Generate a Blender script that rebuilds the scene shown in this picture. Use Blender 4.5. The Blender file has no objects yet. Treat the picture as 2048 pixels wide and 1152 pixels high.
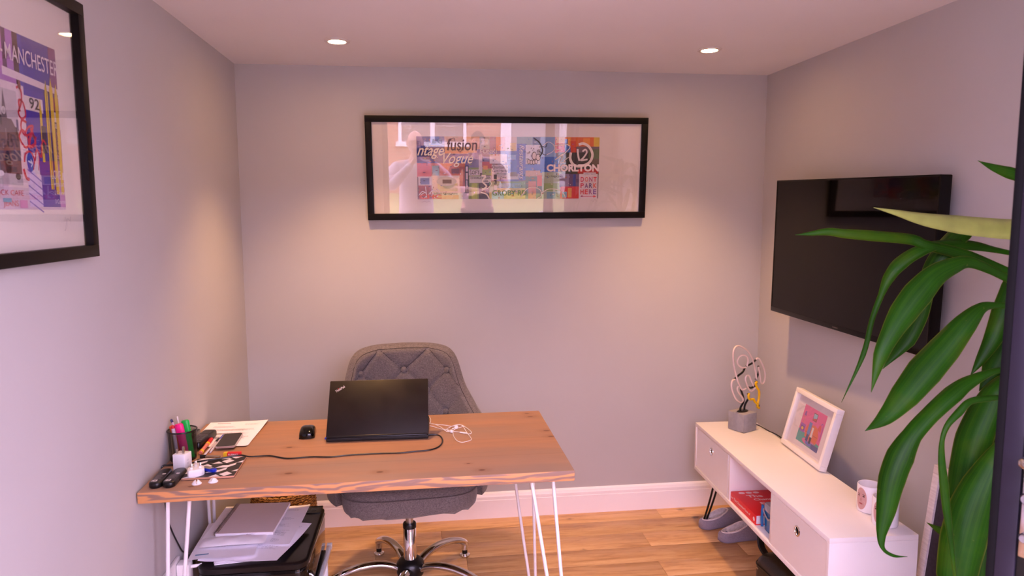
import bpy, bmesh, math, random
from mathutils import Vector, Matrix, noise

SC = bpy.context.scene
COL = SC.collection
R = math.radians
rnd = random.Random(7)

# ------------------------------------------------------------------ camera
def look(yaw, pitch, roll):
    f = Vector((math.sin(yaw) * math.cos(pitch), math.cos(yaw) * math.cos(pitch), math.sin(pitch)))
    r = Vector((math.cos(yaw), -math.sin(yaw), 0))
    u = r.cross(f)
    r2 = r * math.cos(roll) + u * math.sin(roll)
    u2 = u * math.cos(roll) - r * math.sin(roll)
    m = Matrix((r2, u2, -f)).transposed().to_4x4()
    return m
cam = bpy.data.cameras.new('viewpoint')
cam.sensor_width = 36.0
cam.lens = 1399.6 * 36 / 2048
cam.clip_start = 0.05
cam.dof.use_dof = True
cam.dof.focus_distance = 2.7
cam.dof.aperture_fstop = 5.0
camo = bpy.data.objects.new('viewpoint', cam)
COL.objects.link(camo)
mw = look(0.1239, -0.1093, -0.0031)
mw.translation = (0.8766, -3.5273, 1.6051)
camo.matrix_world = mw
SC.camera = camo

# ------------------------------------------------------------------ sky and exposure
SKY = (0.81, 0.665, 1.0)
SKY_STRENGTH = 13.0
w = bpy.data.worlds.new('sky')
SC.world = w
w.use_nodes = True
bg = w.node_tree.nodes['Background']
bg.inputs[0].default_value = (*SKY, 1)
bg.inputs[1].default_value = SKY_STRENGTH
LAMP_COLOR = (1.0, 0.54, 0.225)
LAMP_WATT = 94.0
LAMP_CONE = 92
LENS_STRENGTH = 200.0
SC.cycles.adaptive_threshold = 0.015
SC.cycles.max_bounces = 10
SC.cycles.diffuse_bounces = 7
SC.cycles.glossy_bounces = 5
SC.cycles.transmission_bounces = 8
SC.cycles.transparent_max_bounces = 12
SC.cycles.caustics_reflective = False
SC.cycles.caustics_refractive = False
SC.view_settings.view_transform = 'Standard'
SC.view_settings.look = 'None'
SC.view_settings.gamma = 1.0
SC.view_settings.exposure = 0.0
SC.view_settings.use_curve_mapping = False

# ------------------------------------------------------------------ helpers
def lin(c):
    return tuple((v / 255 / 12.92) if v / 255 <= 0.04045 else ((v / 255 + 0.055) / 1.055) ** 2.4 for v in c[:3])

class MB:
    """collects geometry; build() links it as one mesh object"""
    def __init__(s):
        s.v = []; s.f = []; s.m = []
    def add(s, vs, fs, m=0, mat=None):
        o = len(s.v)
        if mat is not None:
            vs = [mat @ Vector(p) for p in vs]
        s.v.extend([tuple(p) for p in vs])
        for f in fs:
            s.f.append(tuple(i + o for i in f)); s.m.append(m)
        return s
    def bm(s, bm, m=0, mat=None):
        bm.verts.ensure_lookup_table(); bm.verts.index_update()
        s.add([v.co.copy() for v in bm.verts], [[v.index for v in f.verts] for f in bm.faces], m, mat)
        bm.free()
        return s
    def box(s, a, b, bevel=0, seg=2, m=0, mat=None):
        bm = bmesh.new()
        bmesh.ops.create_cube(bm, size=1)
        for v in bm.verts:
            v.co = Vector([(a[i] + b[i]) / 2 + v.co[i] * (b[i] - a[i]) for i in range(3)])
        if bevel:
            bmesh.ops.bevel(bm, geom=bm.edges[:], offset=bevel, segments=seg, profile=0.5, affect='EDGES')
        return s.bm(bm, m, mat)
    def tube(s, pts, r, seg=8, closed=False, caps=True, m=0, flat=None, mat=None):
        pts = [Vector(p) for p in pts]
        n = len(pts)
        rs = r if isinstance(r, (list, tuple)) else [r] * n
        T = []
        for i in range(n):
            a = pts[(i - 1) % n] if (i > 0 or closed) else pts[i]
            b = pts[(i + 1) % n] if (i < n - 1 or closed) else pts[i]
            t = (b - a)
            T.append(t.normalized() if t.length > 1e-9 else Vector((0, 0, 1)))
        up = Vector((0, 0, 1)) if abs(T[0].z) < 0.9 else Vector((1, 0, 0))
        nrm = (up - T[0] * up.dot(T[0])).normalized()
        vs = []
        for i in range(n):
            nrm = (nrm - T[i] * nrm.dot(T[i]))
            nrm = nrm.normalized() if nrm.length > 1e-6 else T[i].orthogonal().normalized()
            bn = T[i].cross(nrm)
            for k in range(seg):
                a = 2 * math.pi * k / seg
                fx = rs[i] * (flat if flat else 1)
                vs.append(pts[i] + nrm * math.cos(a) * rs[i] + bn * math.sin(a) * fx)
        fs = []
        for i in range(n - 1 + (1 if closed else 0)):
            j = (i + 1) % n
            for k in range(seg):
                l = (k + 1) % seg
                fs.append((i * seg + k, i * seg + l, j * seg + l, j * seg + k))
        if caps and not closed:
            fs.append(tuple(range(seg - 1, -1, -1)))
            fs.append(tuple((n - 1) * seg + k for k in range(seg)))
        return s.add(vs, fs, m, mat)
    def lathe(s, prof, seg=32, c=(0, 0, 0), m=0, mat=None, sx=1, sy=1):
        vs = []; fs = []
        n = len(prof)
        for (r, z) in prof:
            for k in range(seg):
                a = 2 * math.pi * k / seg
                vs.append((c[0] + r * math.cos(a) * sx, c[1] + r * math.sin(a) * sy, c[2] + z))
        for i in range(n - 1):
            for k in range(seg):
                l = (k + 1) % seg
                fs.append((i * seg + k, i * seg + l, (i + 1) * seg + l, (i + 1) * seg + k))
        if prof[0][0] > 1e-6: fs.append(tuple(range(seg - 1, -1, -1)))
        if prof[-1][0] > 1e-6: fs.append(tuple((n - 1) * seg + k for k in range(seg)))
        return s.add(vs, fs, m, mat)
    def prism(s, poly, z0, z1, m=0, mat=None):
        n = len(poly)
        vs = [(x, y, z0) for x, y in poly] + [(x, y, z1) for x, y in poly]
        fs = [tuple(range(n - 1, -1, -1)), tuple(range(n, 2 * n))]
        for i in range(n):
            j = (i + 1) % n
            fs.append((i, j, n + j, n + i))
        return s.add(vs, fs, m, mat)
    def grid(s, fn, nu, nv, m=0, cu=False, mat=None):
        vs = [fn(i / nu, j / nv) for i in range(nu + (0 if cu else 1)) for j in range(nv + 1)]
        fs = []
        N = nu if cu else nu + 1
        for i in range(nu):
            for j in range(nv):
                i2 = (i + 1) % N
                fs.append((i * (nv + 1) + j, i2 * (nv + 1) + j, i2 * (nv + 1) + j + 1, i * (nv + 1) + j + 1))
        return s.add(vs, fs, m, mat)
    def rings(s, rings, m=0, cap=True, mat=None):
        k = len(rings[0]); vs = [p for r in rings for p in r]; fs = []
        for i in range(len(rings) - 1):
            for a in range(k):
                b = (a + 1) % k
                fs.append((i * k + a, i * k + b, (i + 1) * k + b, (i + 1) * k + a))
        if cap:
            fs.append(tuple(range(k - 1, -1, -1)))
            fs.append(tuple((len(rings) - 1) * k + a for a in range(k)))
        return s.add(vs, fs, m, mat)
    def mesh(s, name, mats, smooth=True, ang=38):
        me = bpy.data.meshes.new(name)
        me.from_pydata(s.v, [], s.f)
        for q in (mats if isinstance(mats, (list, tuple)) else [mats]):
            me.materials.append(q)
        me.polygons.foreach_set('material_index', s.m)
        if smooth:
            me.polygons.foreach_set('use_smooth', [True] * len(s.f))
            me.set_sharp_from_angle(angle=R(ang))
        me.validate(); me.update()
        return me
    def build(s, name, mats, parent=None, smooth=True, ang=38, loc=None, rot=None, fix=True):
        me = s.mesh(name, mats, smooth, ang)
        if fix:
            b = bmesh.new(); b.from_mesh(me)
            bmesh.ops.recalc_face_normals(b, faces=b.faces[:])
            b.to_mesh(me); b.free()
        o = bpy.data.objects.new(name, me)
        COL.objects.link(o)
        if parent is not None: o.parent = parent
        if loc is not None: o.location = loc
        if rot is not None: o.rotation_euler = rot
        return o

def thing(name, label, cat, loc=(0, 0, 0), rotz=0.0, group=None, rot=None):
    o = bpy.data.objects.new(name, None)
    o.empty_display_size = 0.05
    COL.objects.link(o)
    o.location = loc
    o.rotation_euler = rot if rot else (0, 0, rotz)
    return tag(o, label, cat, group)

def tag(o, label=None, cat=None, group=None, kind=None):
    if label: o['label'] = label
    if cat: o['category'] = cat
    if group: o['group'] = group
    if kind: o['kind'] = kind
    return o

def smoothpath(pts, n=6, closed=False):
    pts = [Vector(p) for p in pts]
    out = []
    N = len(pts)
    rng = N if closed else N - 1
    for i in range(rng):
        if closed:
            p0, p1, p2, p3 = pts[(i - 1) % N], pts[i], pts[(i + 1) % N], pts[(i + 2) % N]
        else:
            p1, p2 = pts[i], pts[i + 1]
            p0 = pts[i - 1] if i > 0 else p1 * 2 - p2
            p3 = pts[i + 2] if i + 2 < N else p2 * 2 - p1
        for k in range(n):
            t = k / n
            out.append(0.5 * ((2 * p1) + (p2 - p0) * t + (2 * p0 - 5 * p1 + 4 * p2 - p3) * t * t + (3 * p1 - p0 - 3 * p2 + p3) * t ** 3))
    if not closed: out.append(pts[-1])
    return out

def interp(tab, x):
    if x <= tab[0][0]: return tab[0][1]
    for (a, va), (b, vb) in zip(tab, tab[1:]):
        if x <= b:
            t = (x - a) / (b - a)
            return va + (vb - va) * t
    return tab[-1][1]

# ------------------------------------------------------------------ materials
class NT:
    def __init__(s, name):
        s.mat = bpy.data.materials.new(name); s.mat.use_nodes = True
        s.t = s.mat.node_tree; s.b = s.t.nodes['Principled BSDF']; s.o = s.t.nodes['Material Output']
    def n(s, typ, **kw):
        nd = s.t.nodes.new(typ)
        for k, v in kw.items():
            if k.startswith('i_'):
                key = k[2:]
                key = int(key) if key.isdigit() else key.replace('_', ' ')
                nd.inputs[key].default_value = v
            else: setattr(nd, k, v)
        return nd
    def l(s, a, b): s.t.links.new(a, b)
    def coord(s, scale=(1, 1, 1), kind='Object', loc=(0, 0, 0)):
        tc = s.n('ShaderNodeTexCoord'); mp = s.n('ShaderNodeMapping')
        mp.inputs['Scale'].default_value = scale
        mp.inputs['Location'].default_value = loc
        s.l(tc.outputs[kind], mp.inputs[0])
        return mp.outputs[0]
    def noise(s, vec, scale=5, detail=4, rough=.5, dist=0):
        nd = s.n('ShaderNodeTexNoise'); nd.inputs['Scale'].default_value = scale
        nd.inputs['Detail'].default_value = detail; nd.inputs['Roughness'].default_value = rough
        nd.inputs['Distortion'].default_value = dist
        s.l(vec, nd.inputs['Vector'])
        return nd.outputs['Fac']
    def ramp(s, fac, stops):
        nd = s.n('ShaderNodeValToRGB'); e = nd.color_ramp.elements
        while len(e) < len(stops): e.new(0.5)
        for el, (p, c) in zip(e, stops):
            el.position = p; el.color = (*c[:3], 1)
        s.l(fac, nd.inputs[0])
        return nd.outputs[0]
    def mix(s, fac, a, b, mode='MIX'):
        nd = s.n('ShaderNodeMix', data_type='RGBA', blend_type=mode)
        for sock, v in ((nd.inputs[0], fac), (nd.inputs[6], a), (nd.inputs[7], b)):
            if hasattr(v, 'is_linked') or hasattr(v, 'links'): s.l(v, sock)
            elif isinstance(v, (int, float)): sock.default_value = v
            else: sock.default_value = (*v[:3], 1)
        return nd.outputs[2]
    def math(s, op, a, b=0.0, c=None):
        nd = s.n('ShaderNodeMath', operation=op)
        for i, v in enumerate((a, b) if c is None else (a, b, c)):
            if hasattr(v, 'links'): s.l(v, nd.inputs[i])
            else: nd.inputs[i].default_value = v
        return nd.outputs[0]
    def bump(s, h, strength=.2, dist=.002):
        nd = s.n('ShaderNodeBump'); nd.inputs['Strength'].default_value = strength
        nd.inputs['Distance'].default_value = dist
        s.l(h, nd.inputs['Height']); s.l(nd.outputs[0], s.b.inputs['Normal'])

def pm(name, col, rough=.5, metal=0.0, var=.06, vs=12, bump=0, bs=200, bd=.001, spec=.5, coat=0, trans=0, ior=1.45, sss=0):
    """plain procedural surface: base colour with slight noise variation and optional fine relief"""
    t = NT(name); c = lin(col)
    v = t.coord()
    if var:
        f = t.noise(v, vs, 3)
        lo = tuple(x * (1 - var) for x in c); hi = tuple(min(1, x * (1 + var)) for x in c)
        t.l(t.ramp(f, [(.3, lo), (.7, hi)]), t.b.inputs['Base Color'])
    else:
        t.b.inputs['Base Color'].default_value = (*c, 1)
    t.b.inputs['Roughness'].default_value = rough
    t.b.inputs['Metallic'].default_value = metal
    t.b.inputs['Specular IOR Level'].default_value = spec
    t.b.inputs['IOR'].default_value = ior
    if coat: t.b.inputs['Coat Weight'].default_value = coat; t.b.inputs['Coat Roughness'].default_value = .05
    if trans: t.b.inputs['Transmission Weight'].default_value = trans
    if bump:
        t.bump(t.noise(v, bs, 3), bump, bd)
    return t.mat

def fabric(name, c1, c2, scale=900, bump=.5):
    t = NT(name); v = t.coord()
    wv = t.noise(v, scale * .55, 2, .6)
    w1 = t.noise(t.coord((1, 1, 14)), scale * .12, 2)
    w2 = t.noise(t.coord((14, 14, 1)), scale * .12, 2)
    f = t.math('ADD', t.math('MULTIPLY', w1, .5), t.math('MULTIPLY', w2, .5))
    f = t.math('ADD', t.math('MULTIPLY', f, .75), t.math('MULTIPLY', wv, .25))
    t.l(t.ramp(f, [(.40, lin(c1)), (.62, lin(c2))]), t.b.inputs['Base Color'])
    t.b.inputs['Roughness'].default_value = .95
    t.b.inputs['Specular IOR Level'].default_value = .15
    t.b.inputs['Sheen Weight'].default_value = .25
    t.bump(f, bump, .001)
    return t.mat

def printmat(name, rough=.35):
    t = NT(name)
    a = t.n('ShaderNodeVertexColor'); a.layer_name = 'Col'
    f = t.noise(t.coord(), 90, 4, .6)
    c = t.mix(t.math('MULTIPLY', t.math('SUBTRACT', f, .5), .5), a.outputs['Color'], (.02, .02, .02))
    t.l(c, t.b.inputs['Base Color'])
    t.b.inputs['Roughness'].default_value = rough
    return t.mat

def glassmat(name, k=1.0, rough=0.0):
    """thin pane: clear with the mirror share of glass"""
    t = NT(name)
    fr = t.n('ShaderNodeFresnel')
    ge = t.n('ShaderNodeNewGeometry')      # same mirror share on the inner face of the pane
    t.l(t.math('ADD', 1.52, t.math('MULTIPLY', ge.outputs['Backfacing'], 1 / 1.52 - 1.52)), fr.inputs[0])
    g = t.n('ShaderNodeBsdfGlossy'); g.inputs['Roughness'].default_value = rough
    tr = t.n('ShaderNodeBsdfTransparent')
    mx = t.n('ShaderNodeMixShader')
    f = t.math('MINIMUM', t.math('MULTIPLY', fr.outputs[0], k), 1.0)
    t.l(f, mx.inputs[0]); t.l(tr.outputs[0], mx.inputs[1]); t.l(g.outputs[0], mx.inputs[2])
    t.l(mx.outputs[0], t.o.inputs[0])
    return t.mat

def emit(name, col, strength):
    t = NT(name)
    t.b.inputs['Base Color'].default_value = (*col, 1)
    t.b.inputs['Emission Color'].default_value = (*col, 1)
    t.b.inputs['Emission Strength'].default_value = strength
    return t.mat

# ---- flat print (posters, labels, lettering) as coloured geometry on its sheet
_TX = {}
def text2d(s, shear=0, bold=0):
    k = (s, shear, bold)
    if k not in _TX:
        c = bpy.data.curves.new('t', 'FONT'); c.body = s; c.size = 1; c.shear = shear; c.offset = bold
        c.resolution_u = 3; c.fill_mode = 'FRONT' if hasattr(c, 'fill_mode') else c.fill_mode
        o = bpy.data.objects.new('t', c); COL.objects.link(o)
        dg = bpy.context.evaluated_depsgraph_get(); dg.update()
        me = bpy.data.meshes.new_from_object(o.evaluated_get(dg))
        vs = [(v.co.x, v.co.y) for v in me.vertices]; fs = [tuple(p.vertices) for p in me.polygons]
        bpy.data.objects.remove(o); bpy.data.curves.remove(c); bpy.data.meshes.remove(me)
        _TX[k] = (vs, fs)
    return _TX[k]

class Print:
    """2D drawing board: u right, v up, in metres; later shapes lie a hair above earlier ones"""
    def __init__(s, step=0.00002):
        s.v = []; s.f = []; s.c = []; s.z = 0.0; s.step = step; s.clip = None
    def _p(s, vs, fs, col):
        o = len(s.v); s.z += s.step
        s.v.extend([(x, y, s.z) for x, y in vs])
        for f in fs: s.f.append(tuple(i + o for i in f)); s.c.append(lin(col))
    def poly(s, pts, col): s._p(pts, [tuple(range(len(pts)))], col)
    def rect(s, x0, y0, x1, y1, col): s.poly([(x0, y0), (x1, y0), (x1, y1), (x0, y1)], col)
    def ell(s, x, y, rx, ry, col, n=20):
        s.poly([(x + rx * math.cos(2 * math.pi * k / n), y + ry * math.sin(2 * math.pi * k / n)) for k in range(n)], col)
    def line(s, pts, w, col, closed=False):
        pts = [Vector((p[0], p[1], 0)) for p in pts]
        n = len(pts); vs = []; fs = []
        for i in range(n):
            a = pts[i - 1] if (i or closed) else pts[i]; b = pts[(i + 1) % n] if (i < n - 1 or closed) else pts[i]
            d = (b - a); d = d.normalized() if d.length else Vector((1, 0, 0))
            nn = Vector((-d.y, d.x, 0)) * w / 2
            vs += [(pts[i] + nn)[:2], (pts[i] - nn)[:2]]
        for i in range(n - 1 + (1 if closed else 0)):
            j = (i + 1) % n
            fs.append((2 * i, 2 * i + 1, 2 * j + 1, 2 * j))
        s._p(vs, fs, col)
    def curve(s, pts, w, col, closed=False, n=5):
        s.line([p[:2] for p in smoothpath([(a, b, 0) for a, b in pts], n, closed)], w, col, closed)
    def text(s, t, x, y, h, col, width=None, shear=0, bold=0, rot=0, anchor='L'):
        vs, fs = text2d(t, shear, bold)
        if not vs: return
        x0 = min(a for a, b in vs); x1 = max(a for a, b in vs)
        y0 = min(b for a, b in vs); y1 = max(b for a, b in vs)
        sy = h / (y1 - y0); sx = (width / (x1 - x0)) if width else sy
        ww = (x1 - x0) * sx
        dx = {'L': 0, 'C': -ww / 2, 'R': -ww}[anchor]
        ca, sa = math.cos(rot), math.sin(rot)
        q = []
        for a, b in vs:
            px = (a - x0) * sx + dx; py = (b - y0) * sy
            q.append((x + px * ca - py * sa, y + px * sa + py * ca))
        s._p(q, fs, col)
    def build(s, name, mat, parent=None, M=None, clip=None):
        if clip:
            s.v = [(min(max(a, clip[0]), clip[2]), min(max(b, clip[1]), clip[3]), c) for a, b, c in s.v]
        me = bpy.data.meshes.new(name)
        me.from_pydata([tuple(M @ Vector(p)) for p in s.v] if M else s.v, [], s.f)
        at = me.color_attributes.new('Col', 'FLOAT_COLOR', 'CORNER')
        buf = []
        for f, c in zip(s.f, s.c): buf += [c[0], c[1], c[2], 1.0] * len(f)
        at.data.foreach_set('color', buf)
        me.materials.append(mat); me.update()
        o = bpy.data.objects.new(name, me); COL.objects.link(o)
        if parent is not None: o.parent = parent
        return o
# ================================================================== materials in common use
M_WALL = pm('wall_paint', (186, 184, 184), .75, var=.015, vs=3, bump=.06, bs=350, bd=.0006, spec=.25)
M_CEIL = pm('ceiling_paint', (226, 223, 222), .85, var=.012, vs=3, bump=.05, bs=300, bd=.0005, spec=.2)
M_TRIM = pm('white_trim', (246, 242, 246), .4, var=.01, vs=3)
M_WHITE = pm('white_laminate', (238, 234, 234), .38, var=.012, vs=6)
M_WHITEMETAL = pm('white_powder_coat', (238, 236, 238), .35, var=.02, vs=20)
M_WPLAS = pm('white_plastic', (238, 236, 238), .3, var=.01, vs=20)
M_BLACK = pm('black_plastic', (16, 15, 16), .32, var=.1, vs=30)
M_BLACKMATT = pm('black_matt', (22, 21, 22), .6, var=.1, vs=30)
M_BLACKGLOSS = pm('black_gloss', (9, 9, 10), .06, var=0)
M_BLACKFRAME = pm('black_frame_wood', (13, 9, 9), .5, var=.15, vs=30, bump=.05, spec=.22)
M_CHROME = pm('chrome', (220, 218, 218), .07, metal=1, var=.02)
M_STEEL = pm('brushed_steel', (190, 188, 186), .28, metal=1, var=.05, vs=60)
M_BLACKROD = pm('black_steel_rod', (18, 17, 18), .4, metal=.3, var=.1)
M_PAPER = pm('paper', (247, 244, 250), .8, var=.015, vs=15, spec=.2)
M_PRINT = printmat('printed_paper')
M_PRINTMATT = printmat('printed_label', .5)
M_PICGLASS = glassmat('picture_glass', 1.35)
M_GLASS = glassmat('window_glass', 1.0)

def wood_floor():
    t = NT('oak_plank')
    oi = t.n('ShaderNodeObjectInfo')
    tc = t.n('ShaderNodeTexCoord')
    cv = t.n('ShaderNodeCombineXYZ')
    rr = t.math('MULTIPLY', oi.outputs['Random'], 37.0)
    t.l(rr, cv.inputs[0]); t.l(rr, cv.inputs[1])
    ad = t.n('ShaderNodeVectorMath', operation='ADD'); t.l(tc.outputs['Object'], ad.inputs[0]); t.l(cv.outputs[0], ad.inputs[1])
    mp = t.n('ShaderNodeMapping'); mp.inputs['Scale'].default_value = (1.0, 9, 9); t.l(ad.outputs[0], mp.inputs[0])
    g = t.noise(mp.outputs[0], 3.2, 6, .6, 1.2)
    g2 = t.noise(mp.outputs[0], 22, 4, .6)
    f = t.math('ADD', t.math('MULTIPLY', g, .75), t.math('MULTIPLY', g2, .25))
    base = t.ramp(f, [(.28, lin((158, 114, 74))), (.48, lin((204, 160, 112))), (.7, lin((224, 184, 138)))])
    hs = t.n('ShaderNodeHueSaturation')
    t.l(t.math('ADD', .84, t.math('MULTIPLY', oi.outputs['Random'], .26)), hs.inputs['Value'])
    t.l(base, hs.inputs['Color'])
    # knots
    vo = t.n('ShaderNodeTexVoronoi'); vo.inputs['Scale'].default_value = 3.0
    mp2 = t.n('ShaderNodeMapping'); mp2.inputs['Scale'].default_value = (1, 1.7, 1); t.l(ad.outputs[0], mp2.inputs[0])
    nz = t.noise(ad.outputs[0], 60, 3); 
    t.l(mp2.outputs[0], vo.inputs['Vector'])
    d = t.math('ADD', vo.outputs['Distance'], t.math('MULTIPLY', t.math('SUBTRACT', nz, .5), .09))
    kn = t.ramp(d, [(.035, (1, 1, 1)), (.085, (0, 0, 0))])
    c = t.mix(t.math('MULTIPLY', kn, .75), hs.outputs[0], lin((62, 40, 28)))
    t.l(c, t.b.inputs['Base Color'])
    t.b.inputs['Roughness'].default_value = .42
    t.b.inputs['Specular IOR Level'].default_value = .35
    t.bump(f, .12, .001)
    return t.mat
M_OAK = wood_floor()

# ================================================================== the room
W, D, H = 2.652, 3.1, 2.3
def struct(name, mb, mat, **kw):
    o = mb.build(name, mat, **kw)
    o['kind'] = 'structure'
    return o
struct('wall_back', MB().box((-.12, 0, -.1), (W + .12, .12, H + .12)), M_WALL)
struct('wall_left', MB().box((-.12, -D, -.1), (0, 0, H + .12)), M_WALL)
struct('wall_right', MB().box((W, -D, -.1), (W + .12, 0, H + .12)), M_WALL)
OX0, OX1, OZ = .51, 2.32, 2.25
struct('wall_front', MB().box((-.12, -D - .14, -.1), (OX0, -D, H + .12)).box((OX1, -D - .14, -.1), (W + .12, -D, H + .12))
       .box((OX0, -D - .14, OZ), (OX1, -D, H + .12)), M_WALL)
struct('ceiling', MB().box((0, -D, H), (W, 0, H + .12)), M_CEIL)

floor = struct('floor', MB().box((0, -D, -.06), (W, 0, -.0125)), M_BLACKMATT)
ys = [0, -.128, -.272, -.418, -.563, -.694, -.838]
while ys[-1] > -D + .15: ys.append(ys[-1] - .144)
ys.append(-D)
joints = {0: [2.094, .31], 1: [.937], 2: [1.936, .624], 3: [1.047, 2.358], 4: [1.921, .35], 5: [1.2]}
pm_cache = {}
for i in range(len(ys) - 1):
    js = sorted(joints.get(i, [rnd.uniform(.4, 1.1), rnd.uniform(1.4, 2.3)]))
    xs = [0.0] + js + [W]
    for a, b in zip(xs, xs[1:]):
        wd = round(ys[i] - ys[i + 1], 3); ln = round(b - a, 3)
        if (wd, ln) not in pm_cache:
            pm_cache[(wd, ln)] = MB().box((-ln / 2 + .0006, -wd / 2 + .0006, -.0125), (ln / 2 - .0006, wd / 2 - .0006, 0), .0009, 1).mesh('plank', M_OAK, ang=60)
        o = bpy.data.objects.new('plank', pm_cache[(wd, ln)])
        COL.objects.link(o); o.parent = floor
        o.location = ((a + b) / 2, (ys[i] + ys[i + 1]) / 2, 0)

def skirt(name, p0, p1, nrm):
    prof = [(0, 0), (.015, 0), (.015, .098), (.0135, .1), (.0135, .116), (.011, .122), (.009, .13), (.004, .137), (0, .139)]
    p0 = Vector((*p0, 0)); p1 = Vector((*p1, 0)); n = Vector((*nrm, 0))
    r = [[q + n * a + Vector((0, 0, z)) for a, z in prof] for q in (p0, p1)]
    return struct(name, MB().rings(r), M_TRIM, ang=20)
skirt('baseboard_back', (0, 0), (W, 0), (0, -1))
skirt('baseboard_left', (0, -D), (0, -.015), (1, 0))
skirt('baseboard_right', (W, -D), (W, -.015), (-1, 0))

# ---- black aluminium door frame and the leaf standing open into the room
M_ALU = pm('black_aluminium', (30, 28, 34), .33, metal=.2, var=.05)
fr = MB()
fr.box((OX0 - .0, -D - .12, 0), (OX0 + .05, -D - .04, OZ), .003).box((OX1 - .05, -D - .12, 0), (OX1, -D - .04, OZ), .003)
fr.box((OX0 + .05, -D - .12, OZ - .05), (OX1 - .05, -D - .04, OZ), .003).box((OX0 + .05, -D - .12, -.02), (OX1 - .05, -D - .04, .012), .002)
struct('trim_1', fr, M_ALU)
M_ALU_LIT = pm('lilac_lit_aluminium', (40, 35, 47), .42, metal=.2, var=.04, spec=.3)  # stile aluminium with the lilac daylight on its face put into the colour
M_SEAL = pm('edge_seal', (14, 12, 15), .7, var=.05, spec=.15)
hx, hy = OX1 - .06, -D - .01
ex, ey = 1.913, -2.411
ln = math.hypot(ex - hx, ey - hy)
door = bpy.data.objects.new('door_1', None); COL.objects.link(door); door['kind'] = 'structure'
door.location = (hx, hy, .02); door.rotation_euler = (0, 0, math.atan2(ey - hy, ex - hx))
TH = .032
dh = 2.17
MB().box((0, -TH, 0), (.085, TH, dh), .003).build('stile', M_ALU, door)
MB().box((ln - .046, -TH, 0), (ln - .015, TH, dh), .002).build('stile', M_ALU_LIT, door)
MB().box((ln - .0155, -TH + .002, .002), (ln, TH - .002, dh - .002), .003).build('edge_seal', M_SEAL, door)
MB().box((ln - .086, -TH + .004, 0.002), (ln - .046, TH - .004, dh - .002), .002).build('glazing_bead', M_BLACK, door)
MB().box((.085, -TH, 0), (ln - .085, TH, .11), .003).build('rail', M_ALU, door)
MB().box((.085, -TH, dh - .085), (ln - .085, TH, dh), .003).build('rail', M_ALU, door)
MB().box((.083, -.012, .108), (ln - .083, .012, dh - .083)).build('pane', M_GLASS, door)
M_HANDLE = pm('satin_handle', (215, 213, 220), .2, metal=1, var=.02)
for sgn in (1, -1):
    h = MB()
    h.box((ln - .076, sgn * TH if sgn > 0 else sgn * TH - .009, .98), (ln - .052, sgn * TH + .009 if sgn > 0 else sgn * TH, 1.2), .003)
    y1 = sgn * (TH + .05)
    h.tube(smoothpath([(ln - .064, sgn * TH, 1.16), (ln - .064, sgn * (TH + .03), 1.16), (ln - .07, y1, 1.16), (ln - .11, y1, 1.158), (ln - .18, y1, 1.155)], 5), .0095, 10)
    h.lathe([(.0, 0), (.011, 0), (.011, .012), (.008, .016), (0, .016)], 16, mat=Matrix.Translation((ln - .064, sgn * (TH + .008), 1.09)) @ Matrix.Rotation(-sgn * math.pi / 2, 4, 'X'))
    h.lathe([(.0, 0), (.009, 0), (.009, .012), (.006, .016), (0, .016)], 16, mat=Matrix.Translation((ln - .064, sgn * (TH + .008), 1.02)) @ Matrix.Rotation(-sgn * math.pi / 2, 4, 'X'))
    h.build('handle', M_HANDLE, door)

# ---- recessed ceiling lights
M_LENS = emit('lamp_lens', LAMP_COLOR, LENS_STRENGTH)
M_RING = pm('downlight_ring', (214, 208, 205), .5, var=.01)
for (x, y, lab) in ((.535, -.51, 'round recessed ceiling downlight above the desk, left one of two'),
                    (2.117, -.527, 'round recessed ceiling downlight near the television, right one of two')):
    t = thing('ceiling_downlight', lab, 'ceiling light', (x, y, H), 0, 'recessed ceiling downlights')
    MB().lathe([(.052, 0), (.052, -.003), (.048, -.006), (.036, -.0062), (.034, -.003), (.034, .0)], 40).build('trim_ring', M_RING, t)
    MB().lathe([(0, -.0030), (.0335, -.0030), (.0335, 0)], 32).build('lens', M_LENS, t)
    l = bpy.data.lights.new('downlight_bulb', 'SPOT'); l.energy = LAMP_WATT; l.color = LAMP_COLOR
    l.spot_size = R(LAMP_CONE); l.spot_blend = 1.0; l.shadow_soft_size = .028
    lo = bpy.data.objects.new('bulb', l); COL.objects.link(lo); lo.parent = t; lo.location = (0, 0, -.035)

# ================================================================== outside: lawn and house mirrored in the picture glass, patio unseen
M_GRASS = NT('lawn_grass')
_v = M_GRASS.coord()
M_GRASS.l(M_GRASS.ramp(M_GRASS.noise(_v, 14, 6, .7), [(.3, lin((140, 156, 84))), (.7, lin((190, 198, 124)))]), M_GRASS.b.inputs['Base Color'])
M_GRASS.b.inputs['Roughness'].default_value = .9
M_GRASS.bump(M_GRASS.noise(_v, 120, 3), .6, .01)
struct('lawn', MB().box((-14, -13.0, -.3), (16, -7.2, -.06)), M_GRASS.mat)
M_SLAB = pm('pale_bounce_slab', (192, 186, 186), .85, var=.06, vs=4, bump=.2, bs=60)
bounce_patio = struct('bounce_patio', MB().box((-5, -7.2, -.3), (8, -D - .14, -.075)), M_BLACKMATT)  # pale paving added out of view to bounce neutral daylight into the room
slab = MB().box((-.298, -.298, -.03), (.298, .298, 0), .004, 1).mesh('bounce_paving_slab', M_SLAB)
for i in range(-6, 13):
    for j in range(6):
        o = bpy.data.objects.new('bounce_paving_slab', slab); COL.objects.link(o); o.parent = bounce_patio
        o.location = (i * .604 + .3, -D - .45 - j * .604, -.06)

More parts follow.
